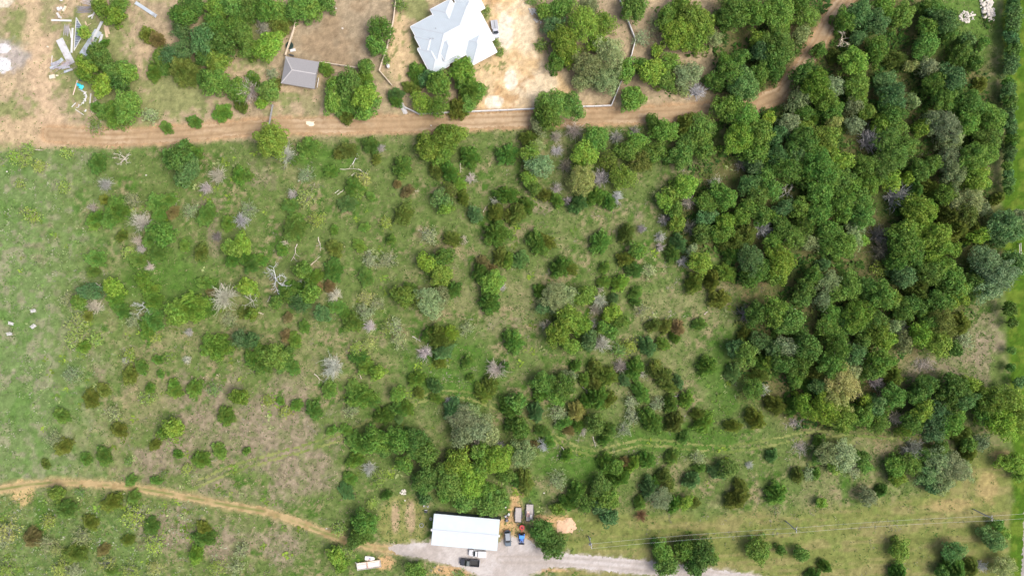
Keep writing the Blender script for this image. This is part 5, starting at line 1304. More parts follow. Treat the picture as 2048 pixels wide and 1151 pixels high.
BARK_GREY = (.40, .37, .32)
for (x, y, r, t, c) in plants:
    p = (x, y, r, t, c)
    rm = r / PPM
    wood = 1.25 if x > 1440 and y < 900 else 1.0
    rz = nprng.uniform(0, 6.283)
    if t in 'OP':
        lib = OAK if t == 'O' else PALE
        k = near(lib, rm); cr, tk, zb = lib[k][nprng.integers(0, 3)]
        s = rm / k * (1.07 if x > 1440 and y < 900 else 1.05)
        sz = s * wood * nprng.uniform(.9, 1.15)
        zc = (zb + k * .35) * sz
        root = empty('feathery_tree' if t == 'P' else 'dark_leafy_tree' if c in 'dk' else 'leafy_tree', W(x, y, zc).xy.to_3d(), rz)  # dark broadleaf trees set apart by crown colour alone, species unknown
        ax_ = nprng.uniform(.88, 1.14)
        root.scale = (s * ax_, s / ax_, sz)
        part('trunk', tk, root)
        o = part('crown', cr, root, jit(LEAFC[c], .24)); o.location = (0, 0, zb)
        cat, grp = 'tree', 'leafy trees of the pasture and wood'
    elif t == 'J':
        k = near(JUN, rm); cr, tk, zb = JUN[k][nprng.integers(0, 3)]
        s = rm / k * 1.0; sz = s * nprng.uniform(.85, 1.2) * (.8 if x < 760 else 1)
        root = empty('juniper_bush', W(x, y, k * .8 * sz).xy.to_3d(), rz)
        ax_ = nprng.uniform(.86, 1.16)
        root.scale = (s * ax_, s / ax_, sz)
        part('trunk', tk, root)
        part('crown', cr, root, jit(tuple(v * 1.12 for v in LEAFC[c]), .15)).location = (0, 0, zb)
        cat, grp = 'bush', 'round juniper bushes'
    elif t == 'S':
        k = near(SHR, rm); st, lf = SHR[k][nprng.integers(0, 3)]
        s = rm / k * 1.08
        root = empty('twiggy_shrub', W(x, y, .5).xy.to_3d(), rz); root.scale = (s, s, s)
        part('stems', st, root, jit(BARK_GREY, .15)); part('leaves', lf, root, jit(SHRUBC['y' if c == 'b' and nprng.random() < .3 else c], .12))
        cat, grp = 'shrub', 'thin shrubs scattered in the grass'
    else:
        lib = DED if t == 'D' else BAR
        k = near(lib, rm); me = lib[k][nprng.integers(0, len(lib[k]))]
        s = rm / k * (1.08 if t == 'D' else 1.0)
        root = part('dead_brush' if t == 'D' else 'dead_tree', me, None, jit(DEADC[c], .1))
        root.location = W(x, y, rm * .4).xy.to_3d(); root.rotation_euler = (0, 0, rz); root.scale = (s, s, s * 1.45)
        cat, grp = ('brush', 'grey dead brush') if t == 'D' else ('dead tree', 'bare dead trees')
    tag(root, LABEL[p], cat, grp)

# ---- fallen logs, each its own thing (photo end points)
LOGS = [(705, 329, 714, 307), (680, 338, 716, 338), (716, 338, 736, 349), (697, 356, 710, 345), (670, 386, 679, 379), (675, 389, 688, 380), (637, 474, 642, 501), (595, 488, 584, 522), (621, 530, 641, 512),
        (820, 381, 839, 382), (966, 424, 973, 413), (921, 326, 921, 346), (825, 672, 842, 683), (629, 747, 651, 767), (1186, 872, 1191, 893), (1122, 890, 1130, 902), (1165, 773, 1180, 785), (1345, 793, 1363, 790),
        (352, 389, 353, 411), (192, 565, 206, 576), (535, 603, 541, 590), (512, 622, 528, 628), (1408, 628, 1416, 622), (70, 299, 85, 300), (1585, 610, 1593, 625), (443, 566, 448, 578), (720, 748, 724, 758), (1320, 680, 1328, 678)]
LOGW = ['below the gray shed, among dead twigs', 'lying level below the gray shed', 'slanting right below the gray shed', 'slanting left below the gray shed', 'short pale, by a dark bush', 'long pale, by a dark bush', 'upright in the scrub left of center', 'tapering, in the left scrub',
        'slanting in the left scrub', 'beside the rusty bush', 'beside a small juniper right of the rusty bush', 'short, below the bright road tree', 'pointing at the large olive juniper', 'slanting below the bleached brush ring', 'beside the trail dip', 'just above the trail dip', 'reddish, under the bluish thicket',
        'level, between two junipers right of center', 'standing pale in the left thicket', 'slanting near the left meadow edge', 'short, below the bare white tree', 'stubby, right of a bright bush', 'short, in the clear right grass', 'on the left end of the road edge', 'in a gap of the wood',
        'pale, stuck in the spiky dead brush', 'short, below the bleached ring', 'short, in the grass above the trail']
for i, (x0, y0, x1, y1) in enumerate(LOGS):
    a, b = W(x0, y0), W(x1, y1)
    c = (a + b) / 2
    segs, L = [], (b - a).length
    d = (b - a).normalized(); sd_ = Vector((-d.y, d.x, 0))
    p0 = np.array(a - c) + np.array([0, 0, .1])
    for k in range(4):
        q = np.array(a - c + (b - a) * (k + 1) / 4 + sd_ * nprng.uniform(-.15, .15) * L * .3) + np.array([0, 0, .1 + nprng.uniform(0, .1)])
        segs.append((p0, q, .15 - .02 * k, .13 - .02 * k))
        if k in (1, 2):
            e = np.array(d) * .5 + np.array(sd_) * nprng.choice([-1, 1]) + np.array([0, 0, .25])
            branch_segs(q, e, L * .25, .06, 1 if L > 2.5 else 0, segs, .4, 2)
        p0 = q
    me = leaf_mesh('fallen_log', [stems(segs)]); me.materials.append(M_DEAD)
    o = part('fallen_log', me, None, jit((.50, .45, .38), .12)); o.location = c
    tag(o, 'bleached fallen log ' + LOGW[i], 'log', 'fallen logs in the grass')

# ---- uncountable ground cover
def open_mask(x, y):
    """1 where grass and weeds grow"""
    m = np.ones(np.shape(x))
    m *= seg_dist(x, y, DIRT_ROAD) > 20
    m *= seg_dist(x, y, RANCH_TRACK) > 10
    m *= (np.abs(seg_dist(x, y, TRAIL) - 6) > 3) | (vnoise(x, y, 5, 3) > .7)
    for pg in (GRAVEL, CORRAL, YARD):
        m *= poly_sd(x, y, pg) < -4
    for pg in ([(855, 1020), (1005, 1030), (1000, 1108), (855, 1095)], [(815, 0), (1000, -40), (1000, 110), (940, 140), (860, 150), (815, 55)], [(560, 108), (645, 120), (632, 180), (556, 172)]):
        m *= poly_sd(x, y, pg) < 0
    top = y < np.interp(x, [0, 300, 640, 1060, 1420], [296, 288, 272, 254, 236])
    return m * np.where(top & (x < 1430), .05 + .07 * (x < 330), 1.0)

def tufts(name, n, region, size, cols, wts, label, per=3, hgt=.5, slim=1.0):
    x = nprng.uniform(-20, 2068, n * 3); y = nprng.uniform(-20, 1171, n * 3)
    k = nprng.uniform(0, 1, n * 3) < region(x, y) * open_mask(x, y)
    x, y = x[k][:n], y[k][:n]
    n = len(x)
    base = np.stack([(x - 1024) / PPM, (575.5 - y) / PPM, np.zeros(n)], 1)
    sc = size * nprng.uniform(.55, 1.5, n)
    vs = []
    for j in range(per):
        th = nprng.uniform(0, 6.283, n)
        d = np.stack([np.cos(th), np.sin(th), np.zeros(n)], 1); s = np.stack([-np.sin(th), np.cos(th), np.zeros(n)], 1)
        off = d * (sc * nprng.uniform(.05, .5, n))[:, None]
        L = (sc * nprng.uniform(.5, 1.0, n))[:, None]; w = L * nprng.uniform(.16, .34, n)[:, None] * slim
        lift = np.stack([np.zeros(n), np.zeros(n), sc * hgt * nprng.uniform(.4, 1.1, n)], 1)
        z0 = np.array([0, 0, .02])
        vs.append(np.stack([base + off + z0, base + off + d * L * .5 + s * w + lift * .7 + z0, base + off + d * L + lift + z0, base + off + d * L * .5 - s * w + lift * .55 + z0], 1))
    v = np.concatenate(vs).reshape(-1, 3)
    me = np_mesh(name, v, np.arange(len(v)).reshape(-1, 4))
    pick = nprng.choice(len(cols), n, p=wts)
    cc = np.array(cols)[pick] * nprng.uniform(.62, 1.42, (n, 1))
    set_col(me, 'soil', np.repeat(np.tile(cc, (per, 1)), 4, 0))
    me.materials.append(M_TUFT)
    o = bpy.data.objects.new(name, me); COL.objects.link(o)
    return tag(o, label, 'grass', kind='stuff')

M_TUFT = bpy.data.materials.new('grass_blades'); M_TUFT.use_nodes = True
nt = M_TUFT.node_tree; b_ = nt.nodes['Principled BSDF']; b_.inputs['Roughness'].default_value = .8; b_.inputs['Specular IOR Level'].default_value = .15
a_ = node(nt, 'ShaderNodeAttribute', attribute_name='soil'); nt.links.new(a_.outputs['Color'], b_.inputs['Base Color'])
LM = lambda x, y: sstep(330, 90, x) * (y > 296) * sstep(1000, 950, y)
LB = lambda x, y: sstep(980, 1010, y) * sstep(520, 330, x)
dryf = lambda x, y: np.maximum.reduce([ell(x, y, 560, 870, 150, 130), ell(x, y, 400, 810, 130, 90), ell(x, y, 330, 920, 130, 70), ell(x, y, 430, 1070, 130, 80), ell(x, y, 590, 970, 120, 70)])
rest = lambda x, y: np.clip(1 - LM(x, y) - .7 * dryf(x, y), 0, 1) * (x < 1990) * (1 - .8 * sstep(0, 20, poly_sd(x, y, [(1110, 1015), (1560, 1020), (1760, 1000), (1880, 965), (1960, 900), (2030, 900), (2030, 1180), (1100, 1180)])))
c_ = lambda *a: tuple(C(*a))
tufts('pasture_grass', 60000, rest, .42, [c_(92, 126, 52), c_(116, 136, 74), c_(146, 146, 104), c_(76, 112, 46)], [.38, .32, .14, .16], 'green pasture grass between the bushes')
tufts('meadow_weeds', 15000, lambda x, y: LM(x, y) * sstep(.35, .6, fbm(x, y, 26, 91, 3)), .55, [c_(112, 144, 72), c_(138, 156, 102), c_(152, 158, 128), c_(94, 130, 62)], [.36, .26, .2, .18], 'pale green weeds of the left meadow')
tufts('brush_weeds', 15000, LB, .6, [c_(120, 152, 68), c_(146, 166, 118), c_(96, 134, 60), c_(162, 168, 144)], [.38, .24, .24, .14], 'weeds among the thin brush at lower left')
tufts('dry_grass', 11000, lambda x, y: np.clip(dryf(x, y), 0, 1), .45, [c_(162, 148, 122), c_(142, 130, 106), c_(112, 132, 74), c_(176, 164, 140)], [.38, .26, .2, .16], 'dry brown grass of the bare field')
tufts('bright_weeds', 1500, lambda x, y: sstep(.55, .7, fbm(x, y, 60, 95, 3)) * (x < 1480) * (y > 300), .85, [c_(132, 160, 58), c_(156, 170, 110), c_(112, 146, 58)], [.45, .25, .3], 'taller bright weeds scattered over the pasture', per=9, hgt=.4)
tufts('gray_twigs', 1300, lambda x, y: sstep(.5, .66, fbm(x, y, 70, 96, 3)) * (x < 1900) * (y > 300), .8, [c_(160, 156, 136), c_(142, 138, 120)], [.5, .5], 'gray twig litter in the grass', per=6, hgt=.25, slim=.35)

in_wood = lambda x, y: sstep(-10, 25, poly_sd(x, y, [(1270, -60), (1980, -60), (1985, 300), (1990, 480), (1960, 600), (1920, 690), (1800, 720), (1790, 880), (1600, 860), (1480, 800), (1480, 620), (1430, 520), (1330, 500), (1330, 370), (1440, 300), (1440, 240), (1230, 190)]))
tufts('undergrowth', 9000, lambda x, y: in_wood(x, y) * sstep(.4, .56, fbm(x, y, 45, 97, 3)), 1.1, [c_(70, 108, 40), c_(92, 126, 54), c_(108, 122, 62), c_(60, 96, 42)], [.3, .3, .2, .2], 'low green undergrowth between the trees of the wood', per=9, hgt=.6)
# ================================================================== scrap heap at upper left
M_SHEET = mat('white_sheet_metal', (.46, .47, .475), .55, .1, var=.1, scale=.9, spots=(.30, .27, .25))
M_BLUESHEET = mat('pale_blue_sheet_metal', (.36, .41, .445), .5, .1, var=.12, scale=.9, spots=(.26, .27, .28))
M_GREYSHEET = mat('gray_sheet_metal', (.33, .33, .36), .5, .2, var=.18, scale=1.2)
M_TANPLY = mat('tan_plywood', (.46, .35, .24), .8, var=.16, scale=1)
M_CREAM = mat('cream_foam', (.52, .48, .36), .8, var=.12)
M_ROD = mat('rod_steel', (.30, .29, .30), .6, .3, var=.2)

def frame_between(p, q, z=0.0):
    a, b = W(*p, z), W(*q, z)
    c = (a + b) / 2; d = b - a
    return c, math.atan2(d.y, d.x), d.length

def slab(name, p, q, w, h, m, lb, cat, z=.02, ribs=0, stack=1, tilt=0.0):
    """long flat piece from photo point p to q, w wide in photo px; corrugated when ribs > 0"""
    c, a, L = frame_between(p, q)
    t = tag(empty(name, c, a), lb, cat)
    w = w / PPM
    for k in range(stack):
        mb = MB()
        ox, oy = nprng.uniform(-.2, .2) * (k > 0), nprng.uniform(-.15, .15) * w * (k > 0)
        z0 = z + k * (h + .01)
        M_ = Matrix.Rotation(tilt, 4, 'X')
        if ribs:
            n = ribs * 2
            for i in range(n):
                y0 = -w / 2 + w * i / n; y1 = -w / 2 + w * (i + 1) / n
                zz = z0 + (.05 if i % 2 else 0)
                mb.box(-L / 2 + ox, L / 2 + ox, y0 + oy, y1 + oy - .004, zz, zz + h, M_)
        else:
            mb.box(-L / 2 + ox, L / 2 + ox, -w / 2 + oy, w / 2 + oy, z0, z0 + h, M_)
        mb.build('sheet' if h < .08 else 'beam_body', m, t)
    if h >= .08 and L > 2:        # end caps and flange so a beam is not a bare bar
        for s in (-1, 1):
            mb = MB(); mb.box(s * L / 2 - .03, s * L / 2 + .03, -w / 2 - .03, w / 2 + .03, z, z + h + .03); mb.build('end_plate', m, t)
    return t

slab('steel_beam', (104, 41), (143.3, 42), 3.2, .22, M_WHITE, 'white beam lying level at the top of the scrap heap', 'beam')
slab('steel_beam', (272, 6), (313, 33), 6.5, .3, M_BLUESHEET, 'lone pale gray beam right of the scrap heap', 'beam')
slab('steel_beam', (146, 57), (143.7, 106), 3.6, .25, M_WHITE, 'upright-lying white beam left of the triangular frame', 'beam')
slab('sheet_metal_stack', (119, 79), (143, 127), 14, .03, M_SHEET, 'large stack of white ribbed roofing sheets', 'sheet metal', ribs=5, stack=3)
slab('sheet_metal_stack', (198, 62), (166, 111), 14, .03, M_BLUESHEET, 'stack of pale blue roofing sheets by the green tree', 'sheet metal', ribs=5, stack=2)
slab('steel_beam', (205.5, 43.5), (184, 86), 5, .18, M_SHEET, 'long pale beam lying on the blue roofing sheets', 'beam', z=.22)
slab('plywood_sheet', (210, 49.5), (214.5, 75), 5, .05, M_TANPLY, 'tan plywood strip, left of two right of the scrap heap', 'plywood')
slab('plywood_sheet', (214.5, 53.5), (219, 68.5), 3.4, .05, M_TANPLY, 'short tan plywood strip at the heap\'s right edge', 'plywood', z=.09)
slab('sheet_metal_stack', (204.5, 68.5), (198.5, 90), 5, .04, M_SHEET, 'short white panel below the plywood strips', 'sheet metal', ribs=2)
slab('loose_plank', (176.5, 34.4), (188.5, 28.5), 3, .1, M_WHITE, 'short white plank near the rod pile', 'plank')
slab('loose_plank', (184, 38), (191.6, 20), 2.4, .1, M_WORN, 'pale plank crossing under the upper green tree', 'plank', z=.14)
slab('loose_plank', (189, 28), (201, 22), 1.8, .08, M_WHITE, 'thin white plank poking into the upper green tree', 'plank', z=.26)
slab('loose_plank', (139.5, 58), (142.5, 76), 1.8, .08, M_WHITE, 'narrow white plank beside the gray rod mat', 'plank')
slab('loose_plank', (104.6, 112), (103, 131), 1.2, .08, M_WHITE, 'thin white stick left of the crumpled metal', 'plank')
slab('loose_plank', (155, 161), (146.3, 190), 1.6, .06, mat('pink_board', (.62, .45, .40), .8, var=.1), 'long pinkish board left of the turquoise tarp', 'plank')
slab('loose_plank', (151.5, 206), (143.5, 214), 1.6, .06, M_WHITE, 'short white stick below the turquoise tarp', 'plank')
slab('loose_plank', (150.5, 218.5), (168, 230), 1.3, .06, M_WORN, 'long thin stick at the bottom of the litter', 'plank')
slab('loose_plank', (182, 187), (180, 207), 2.2, .06, M_WORN, 'pale board right of the white sheet strip', 'plank')
slab('loose_plank', (190.5, 194), (197, 205.5), 1.2, .06, M_TANPLY, 'slanting tan stick near the dark junipers', 'plank')
slab('loose_plank', (179.5, 148.5), (184, 158.5), 1.4, .06, M_WORN, 'small pale stick among the green bushes', 'plank')
slab('metal_sheet', (104.5, 137), (125.5, 118), 7, .035, M_BLUESHEET, 'pale bent sheet at the left of the crumpled metal', 'sheet metal', ribs=2)
slab('loose_plank', (170, 43), (173.5, 50), 2.6, .06, M_TANPLY, 'stubby tan board above the round bright bush', 'plank')
slab('loose_plank', (174, 52), (182.5, 47), 1.1, .05, M_TANPLY, 'thin tan stick right of the stubby board', 'plank')

# triangular steel frame with slats
tf = tag(empty('triangular_frame', W(155, 66)), 'triangular slatted steel frame standing by the round bright bush', 'frame')
T, Rt, Bt = [W(*p) - W(155, 66) for p in ((153, 35.4), (170, 64), (148.4, 102))]
for a, b in ((T, Bt), (T, Rt), (Rt, Bt)):
    mb = MB(); mb.bar(a + Vector((0, 0, .12)), b + Vector((0, 0, .12)), .16, .16); mb.build('chord', M_WHITE, tf)
for k in range(1, 20):
    y = T.y + (Bt.y - T.y) * k / 20
    xl = T.x + (Bt.x - T.x) * k / 20
    xr = T.x + (Rt.x - T.x) * (T.y - y) / (T.y - Rt.y) if y > Rt.y else Rt.x + (Bt.x - Rt.x) * (Rt.y - y) / (Rt.y - Bt.y)
    if xr - xl > .25:
        mb = MB(); mb.bar((xl + .08, y, .1), (xr - .08, y, .1), .12, .08); mb.build('slat', M_BLUESHEET, tf)
mb = MB(); mb.poly([(T.x, T.y, .025), (Rt.x, Rt.y, .025), (Bt.x, Bt.y, .025), (T.x, T.y, .045), (Rt.x, Rt.y, .045), (Bt.x, Bt.y, .045)], [(0, 2, 1), (3, 4, 5), (0, 1, 4, 3), (1, 2, 5, 4), (2, 0, 3, 5)]); mb.build('backing_mesh', mat('backing_mesh', (.10, .12, .15), .8, var=.2), tf)

def rods(px, py, L, Wd, a, n, lb, m=None):
    mb = MB()
    for k in range(n):
        y = nprng.uniform(-Wd / 2, Wd / 2); x = nprng.uniform(-.3, .3) * L * .5; l = L * nprng.uniform(.55, 1); q = nprng.uniform(-.16, .16); z = nprng.uniform(.03, .3)
        mb.tube((x - l / 2, y - q * l / 2, z), (x + l / 2, y + q * l / 2, nprng.uniform(.03, .3)), .03, .03, 4)
    o = mb.build('rod_pile', m or M_ROD); o.location = W(px, py); o.rotation_euler = (0, 0, R(a))
    return tag(o, lb, 'rod pile')
rods(168, 20, 4.2, 1.9, 2, 46, 'gray pile of steel rods at the top of the scrap heap')
rods(176, 4, 3.6, 1.6, -15, 30, 'pale pile of rods at the frame\'s top edge', mat('pale_rod', (.48, .44, .42), .7, var=.2))
rods(133.5, 61, 3.0, 1.5, 84, 40, 'gray mat of rods left of the white beam')
rods(189, 208, 5.0, .8, 80, 10, 'loose wires beside the white sheet strip', M_WORN)

# crumpled metal: a wedge of bent sheets and rods
cr = tag(empty('crumpled_metal', W(126, 134)), 'crumpled gray metal wreckage at the end of the white sheets', 'wreckage')
for k in range(9):
    p = W(nprng.uniform(108, 142), nprng.uniform(124, 146)) - W(126, 134)
    M_ = Matrix.Translation((p.x, p.y, .1 + .07 * k)) @ Matrix.Rotation(R(25 + nprng.uniform(-22, 22)), 4, 'Z') @ Matrix.Rotation(nprng.uniform(-.1, .1), 4, 'Y')
    L, w = nprng.uniform(1.4, 3.4), nprng.uniform(.3, .75)
    mb = MB()
    for i in range(4):
        x0, x1 = -L / 2 + L * i / 4, -L / 2 + L * (i + 1) / 4
        mb.poly([(x0, -w / 2, .06 * (i % 2)), (x1, -w / 2, .06 * ((i + 1) % 2)), (x1, w / 2, .08 * ((i + 1) % 2)), (x0, w / 2, .08 * (i % 2)), (x0, -w / 2, .06 * (i % 2) + .03), (x1, -w / 2, .06 * ((i + 1) % 2) + .03), (x1, w / 2, .08 * ((i + 1) % 2) + .03), (x0, w / 2, .08 * (i % 2) + .03)],
                [(3, 2, 1, 0), (4, 5, 6, 7), (0, 1, 5, 4), (2, 3, 7, 6), (1, 2, 6, 5), (3, 0, 4, 7)], M_)
    mb.build('bent_sheet', M_GREYSHEET if k % 3 else M_BLUESHEET, cr)
mb = MB()
for k in range(22):
    p = W(nprng.uniform(106, 142), nprng.uniform(126, 144)) - W(126, 134); a = R(20 + nprng.uniform(-25, 25)); l = nprng.uniform(.8, 2.2)
    mb.tube((p.x - l * math.cos(a), p.y - l * math.sin(a), .3), (p.x + l * math.cos(a), p.y + l * math.sin(a), .8), .035, .035, 4)
mb.build('bent_rods', mat('pinkish_rod', (.42, .35, .36), .7, var=.2), cr)

# blocks and drums at the top
def block(px, py, L, w, h, a, m, lb, cat='block'):
    t = tag(empty('concrete_block', W(px, py), R(a)), lb, cat)
    mb = MB(); mb.box(-L / 2, L / 2, -w / 2, w / 2, 0, h, tx=.03, ty=.03); mb.build('block_body', m, t, bevel=.05)
    mb = MB(); mb.box(-L * .3, L * .3, -w * .12, w * .12, h, h + .03); mb.build('lifting_rib', M_WORN, t)
block(118.5, 19, .8, .95, .6, 20, M_WHITE, 'squarish white block at the heap\'s top left')
block(123.8, 17.5, .6, .8, .6, -10, M_WHITE, 'small white block right of the squarish one')
block(129.5, 18.3, 1.7, .5, .5, 60, M_CREAM, 'slanting cream block at the top of the heap')
block(117, 29.6, 1.0, .55, .5, -58, M_WHITE, 'white block above the level white beam')
block(123.3, 1, .7, .6, .5, 0, M_WHITE, 'white block at the frame\'s very top')
block(105.5, 154, 1.6, 1.1, .5, 12, M_CREAM, 'large cream foam block below the crumpled metal')
block(114.5, 151.5, .7, .45, .35, 0, M_CREAM, 'small cream foam piece beside the large one')
block(96, 94, .55, .4, .3, -30, M_CREAM, 'small cream chunk alone left of the white sheets')
dr = tag(empty('metal_drum', W(121.3, 35.4)), 'white drum standing above the level white beam', 'drum')
mb = MB(); mb.lathe([(.33, 0), (.34, .03), (.33, .4), (.35, .42), (.33, .44), (.34, .8)], 14); mb.build('shell', M_WHITE, dr)
mb = MB(); mb.lathe([(.29, .79), (.29, .815)], 14); mb.build('lid', M_WORN, dr)

# tarp, plastic and bag
def crumple(name, px, py, sx, sy, h, m, lb, cat, seed, n=14, a=0.0):
    xs_ = np.linspace(-1, 1, n)
    gx, gy = np.meshgrid(xs_, xs_)
    r = np.hypot(gx, gy)
    k = np.minimum(1, 1 / np.maximum(r, .01))
    wob = .75 + .5 * vnoise(gx * 10 + 50, gy * 10 + 50, 5, seed)
    ang = np.arctan2(gy, gx)
    rad = np.maximum(np.abs(gx), np.abs(gy))
    out_ = .72 + .2 * np.sin(2 * ang + seed) + .16 * np.sin(3 * ang + 2 * seed) + .12 * np.sin(7 * ang + seed)
    vx, vy = np.cos(ang) * rad * out_ * sx * (.85 + .3 * wob - .15), np.sin(ang) * rad * out_ * sy * (.85 + .3 * wob - .15)
    r = rad
    z = h * np.clip(1.15 - r, 0, 1) * (.35 + 1.1 * vnoise(gx * 10, gy * 10 + 90, 2.2, seed + 1)) + .03
    v = np.stack([vx.ravel(), vy.ravel(), z.ravel()], 1)
    i = (np.arange(n - 1)[:, None] * n + np.arange(n - 1)[None]).ravel()
    me = np_mesh(name, v, np.stack([i, i + 1, i + 1 + n, i + n], 1)); me.materials.append(m)
    o = bpy.data.objects.new(name, me); COL.objects.link(o); o.location = W(px, py); o.rotation_euler = (0, 0, R(a))
    so = o.modifiers.new('thickness', 'SOLIDIFY'); so.thickness = .02
    return tag(o, lb, cat)
crumple('tarp', 161, 172.5, 1.35, .95, .6, mat('turquoise_tarp', (.04, .52, .62), .5, var=.15, scale=2), 'crumpled turquoise tarp among the litter', 'tarp', 3, 16, -12)
crumple('trash_bag', 163, 160, .55, .75, .7, mat('navy_bag', (.025, .035, .10), .4, var=.2), 'dark navy bag above the turquoise tarp', 'bag', 8, 12)
crumple('plastic_scrap', 171, 221.5, .6, .35, .25, M_WHITE, 'small white plastic scrap at the bottom of the litter', 'plastic', 12, 9, 20)
crumple('ash_heap', 5, 128, 2.6, 2.4, .35, mat('white_ash', (.52, .52, .525), .95, var=.14, scale=2, spots=(.3, .3, .3)), 'white ash heap at the left frame edge, lower one', 'ash', 21, 26)
crumple('ash_heap', 4, 97, 2.0, 1.2, .3, mat('grey_ash', (.42, .415, .41), .95, var=.15, scale=3), 'gray-white ash heap at the left frame edge, upper one', 'ash', 23, 22)
# strip of white plastic sheeting curling down from the tarp
pts = [(158, 178), (168, 182), (172.5, 193), (170.5, 201), (163, 208), (150.5, 217)]
wd_ = [2.2, 4.5, 5, 5.5, 3, 1.2]
vs, n = [], 6
c0 = W(165, 196)
for i in range(len(pts) - 1):
    for k in range(n):
        t = k / n
        p = W(*pts[i]).lerp(W(*pts[i + 1]), t); d = (W(*pts[i + 1]) - W(*pts[i])).normalized(); s = Vector((-d.y, d.x, 0))
        w = (wd_[i] * (1 - t) + wd_[i + 1] * t) / PPM / 2 * (.25 + 1.3 * nprng.random() ** 1.5)
        p = p + s * nprng.uniform(-.28, .28)
        for j in range(4):
            vs.append(p - c0 + s * w * (j / 1.5 - 1) + Vector((0, 0, .05 + .22 * nprng.random() * (0 < j < 3))))
rows = len(vs) // 4
i = np.array([[r * 4 + j, r * 4 + j + 1, r * 4 + j + 5, r * 4 + j + 4] for r in range(rows - 1) for j in range(3)])
me = np_mesh('plastic_sheeting', np.array([tuple(v) for v in vs]), i); me.materials.append(M_WHITE)
o = bpy.data.objects.new('plastic_sheeting', me); COL.objects.link(o); o.location = c0
o.modifiers.new('thickness', 'SOLIDIFY').thickness = .015
tag(o, 'curling strip of white plastic sheeting below the tarp', 'plastic')

# ================================================================== rocks, mounds, brush piles
M_LIME = mat('limestone', (.52, .485, .42), .9, var=.14, scale=3, bump=.3)
def rock_verts(s, seed):
    bm = bmesh.new(); bmesh.ops.create_icosphere(bm, subdivisions=1, radius=1)
    rr = random.Random(seed)
    for v in bm.verts:
        v.co *= rr.uniform(.7, 1.2)
        v.co.z *= .7
    me = bpy.data.meshes.new('rock'); bm.to_mesh(me); bm.free(); me.materials.append(M_LIME)
    return me
ROCKS = [rock_verts(1, k) for k in range(6)]
def rock_pile(px, py, rx, ry, n, smin, smax, lb, hgt=.6, name='rock_pile', tilt=0.0):
    t = tag(empty(name, W(px, py)), lb, 'rocks')
    for k in range(n):
        rho = math.sqrt(nprng.random()); th = nprng.uniform(0, 6.283)
        x, y = rho * rx * math.cos(th), rho * ry * math.sin(th)
        x, y = x * math.cos(tilt) - y * math.sin(tilt), x * math.sin(tilt) + y * math.cos(tilt)
        s = nprng.uniform(smin, smax)
        o = part('rock', ROCKS[k % 6], t)
        o.location = (x, y, s * .35 + hgt * max(0, 1 - rho) * nprng.uniform(.3, 1)); o.scale = (s * nprng.uniform(.7, 1.6), s * nprng.uniform(.7, 1.2), s); o.rotation_euler = (nprng.uniform(-.3, .3), nprng.uniform(-.3, .3), nprng.uniform(0, 6.28))
rock_pile(1934, 34, 2.4, 1.7, 130, .1, .32, 'rounded pile of small white rocks at upper right', .5)
rock_pile(1974, 18, 1.7, 4.0, 85, .3, .62, 'long pile of white boulders at the upper right edge', .7, tilt=.28)
rock_pile(806, 983, .9, .8, 36, .1, .28, 'small white rock pile above the bare tire marks', .3)
rock_pile(1067, 24, 1.6, .9, 40, .1, .35, 'white rubble pile at the top of the house yard', .25, tilt=-.6)
rock_pile(1075, 42, 1.5, .5, 22, .1, .3, 'lower trail of white rubble by the house yard', .1, tilt=-.5)
for k, (x, y, lb) in enumerate(((862, 251, 'lone white rock on the dirt road'), (598, 361, 'white stone in the grass below the shed'), (810, 1000, 'white stone below the small rock pile'), (672, 17, 'pale rock in the corral'), (14, 343, 'white stone in the upper left meadow'), (685, 57, 'small pale rock in the middle of the corral'), (1088, 985, 'cream rock in the grass above the trailers'), (292, 350, 'white stone left of the large dark tree'), (143, 302, 'pale stone at the road edge, far left'), (653, 1056, 'white stone beside the ranch track'))):
    o = part('stone', ROCKS[k % 6], None); o.location = W(x, y, .1); o.scale = (.3, .24, .22)
    tag(o, lb, 'stone')
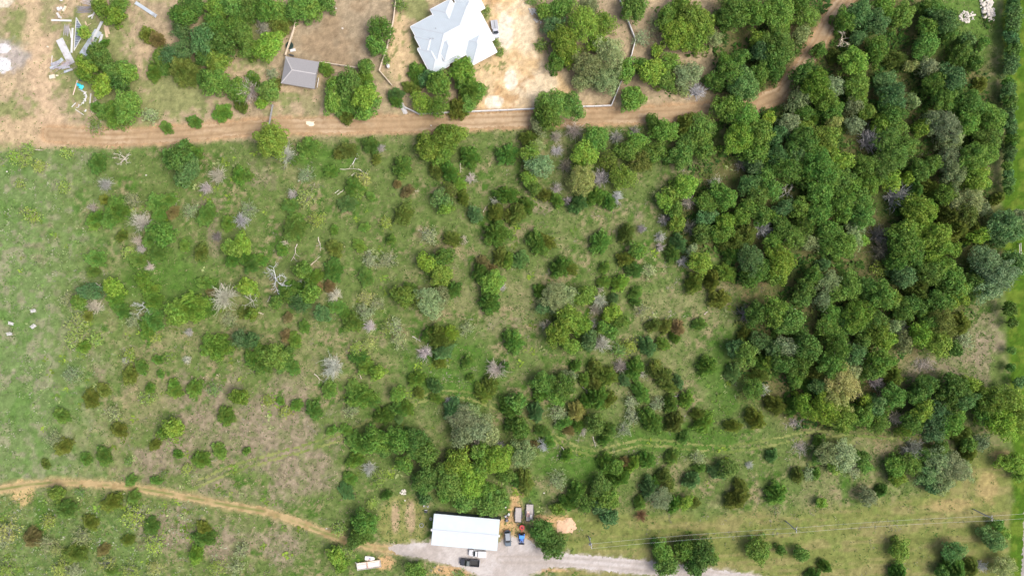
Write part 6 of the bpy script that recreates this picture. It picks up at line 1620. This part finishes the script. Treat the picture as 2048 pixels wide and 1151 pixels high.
def mound(px, py, rx, ry, h, m, lb, seed):
    n = 22
    xs_ = np.linspace(-1, 1, n); gx, gy = np.meshgrid(xs_, xs_)
    r = np.hypot(gx, gy) + 1.1 * (fbm(gx * 10 + 40, gy * 10 + 40, 6, seed, 3) - .5)
    z = h * np.clip(1 - r * r, 0, 1) * (.75 + .5 * vnoise(gx * 10, gy * 10, 2, seed)) - .02
    v = np.stack([gx.ravel() * rx, gy.ravel() * ry, z.ravel()], 1)
    i = (np.arange(n - 1)[:, None] * n + np.arange(n - 1)[None]).ravel()
    me = np_mesh('dirt_mound', v, np.stack([i, i + 1, i + 1 + n, i + n], 1)); me.materials.append(m)
    o = bpy.data.objects.new('dirt_mound', me); COL.objects.link(o); o.location = W(px, py); return tag(o, lb, 'mound')
mound(1134, 1050, 2.9, 2.2, .35, mat('tan_dirt', (.50, .34, .22), .95, var=.14, scale=2, bump=.4), 'mound of tan dirt right of the trailers', 5)
mound(620, 248, 1.6, .8, .12, mat('pale_dirt', (.62, .52, .38), .95, var=.1, scale=2), 'low pale dirt spot on the road below the shed', 6)
def brush_pile(px, py, rx, ry, n, lb, c):
    segs = []
    for k in range(n):
        x, y = nprng.normal(0, .42, 2); a = nprng.uniform(0, 6.283); l = nprng.uniform(.5, 1.6); z = .05 + .5 * max(0, 1 - math.hypot(x, y))
        d = np.array([math.cos(a), math.sin(a), nprng.uniform(-.12, .12)])
        branch_segs((x * rx, y * ry, z), d, l, .045, 1, segs, .35, 2)
    me = leaf_mesh('brush_pile', [stems(segs)]); me.materials.append(M_DEAD)
    o = part('brush_pile', me, None, (*c, 1)); o.location = W(px, py); return tag(o, lb, 'brush pile', 'grey brush piles')
brush_pile(1846, 727, 3.6, 1.8, 130, 'wide flat gray brush pile in the clearing at right', (.38, .345, .30))
brush_pile(1600, 893, 2.4, 1.9, 90, 'round gray brush pile beside the trail at right', (.40, .365, .32))
brush_pile(1588, 845, 2.2, 1.2, 70, 'gray brush pile just above the trail at right', (.38, .35, .31))
print('objects', len(bpy.data.objects), 'plants', len(plants), 'dupe labels', len(LABEL) - len(set(LABEL.values())))
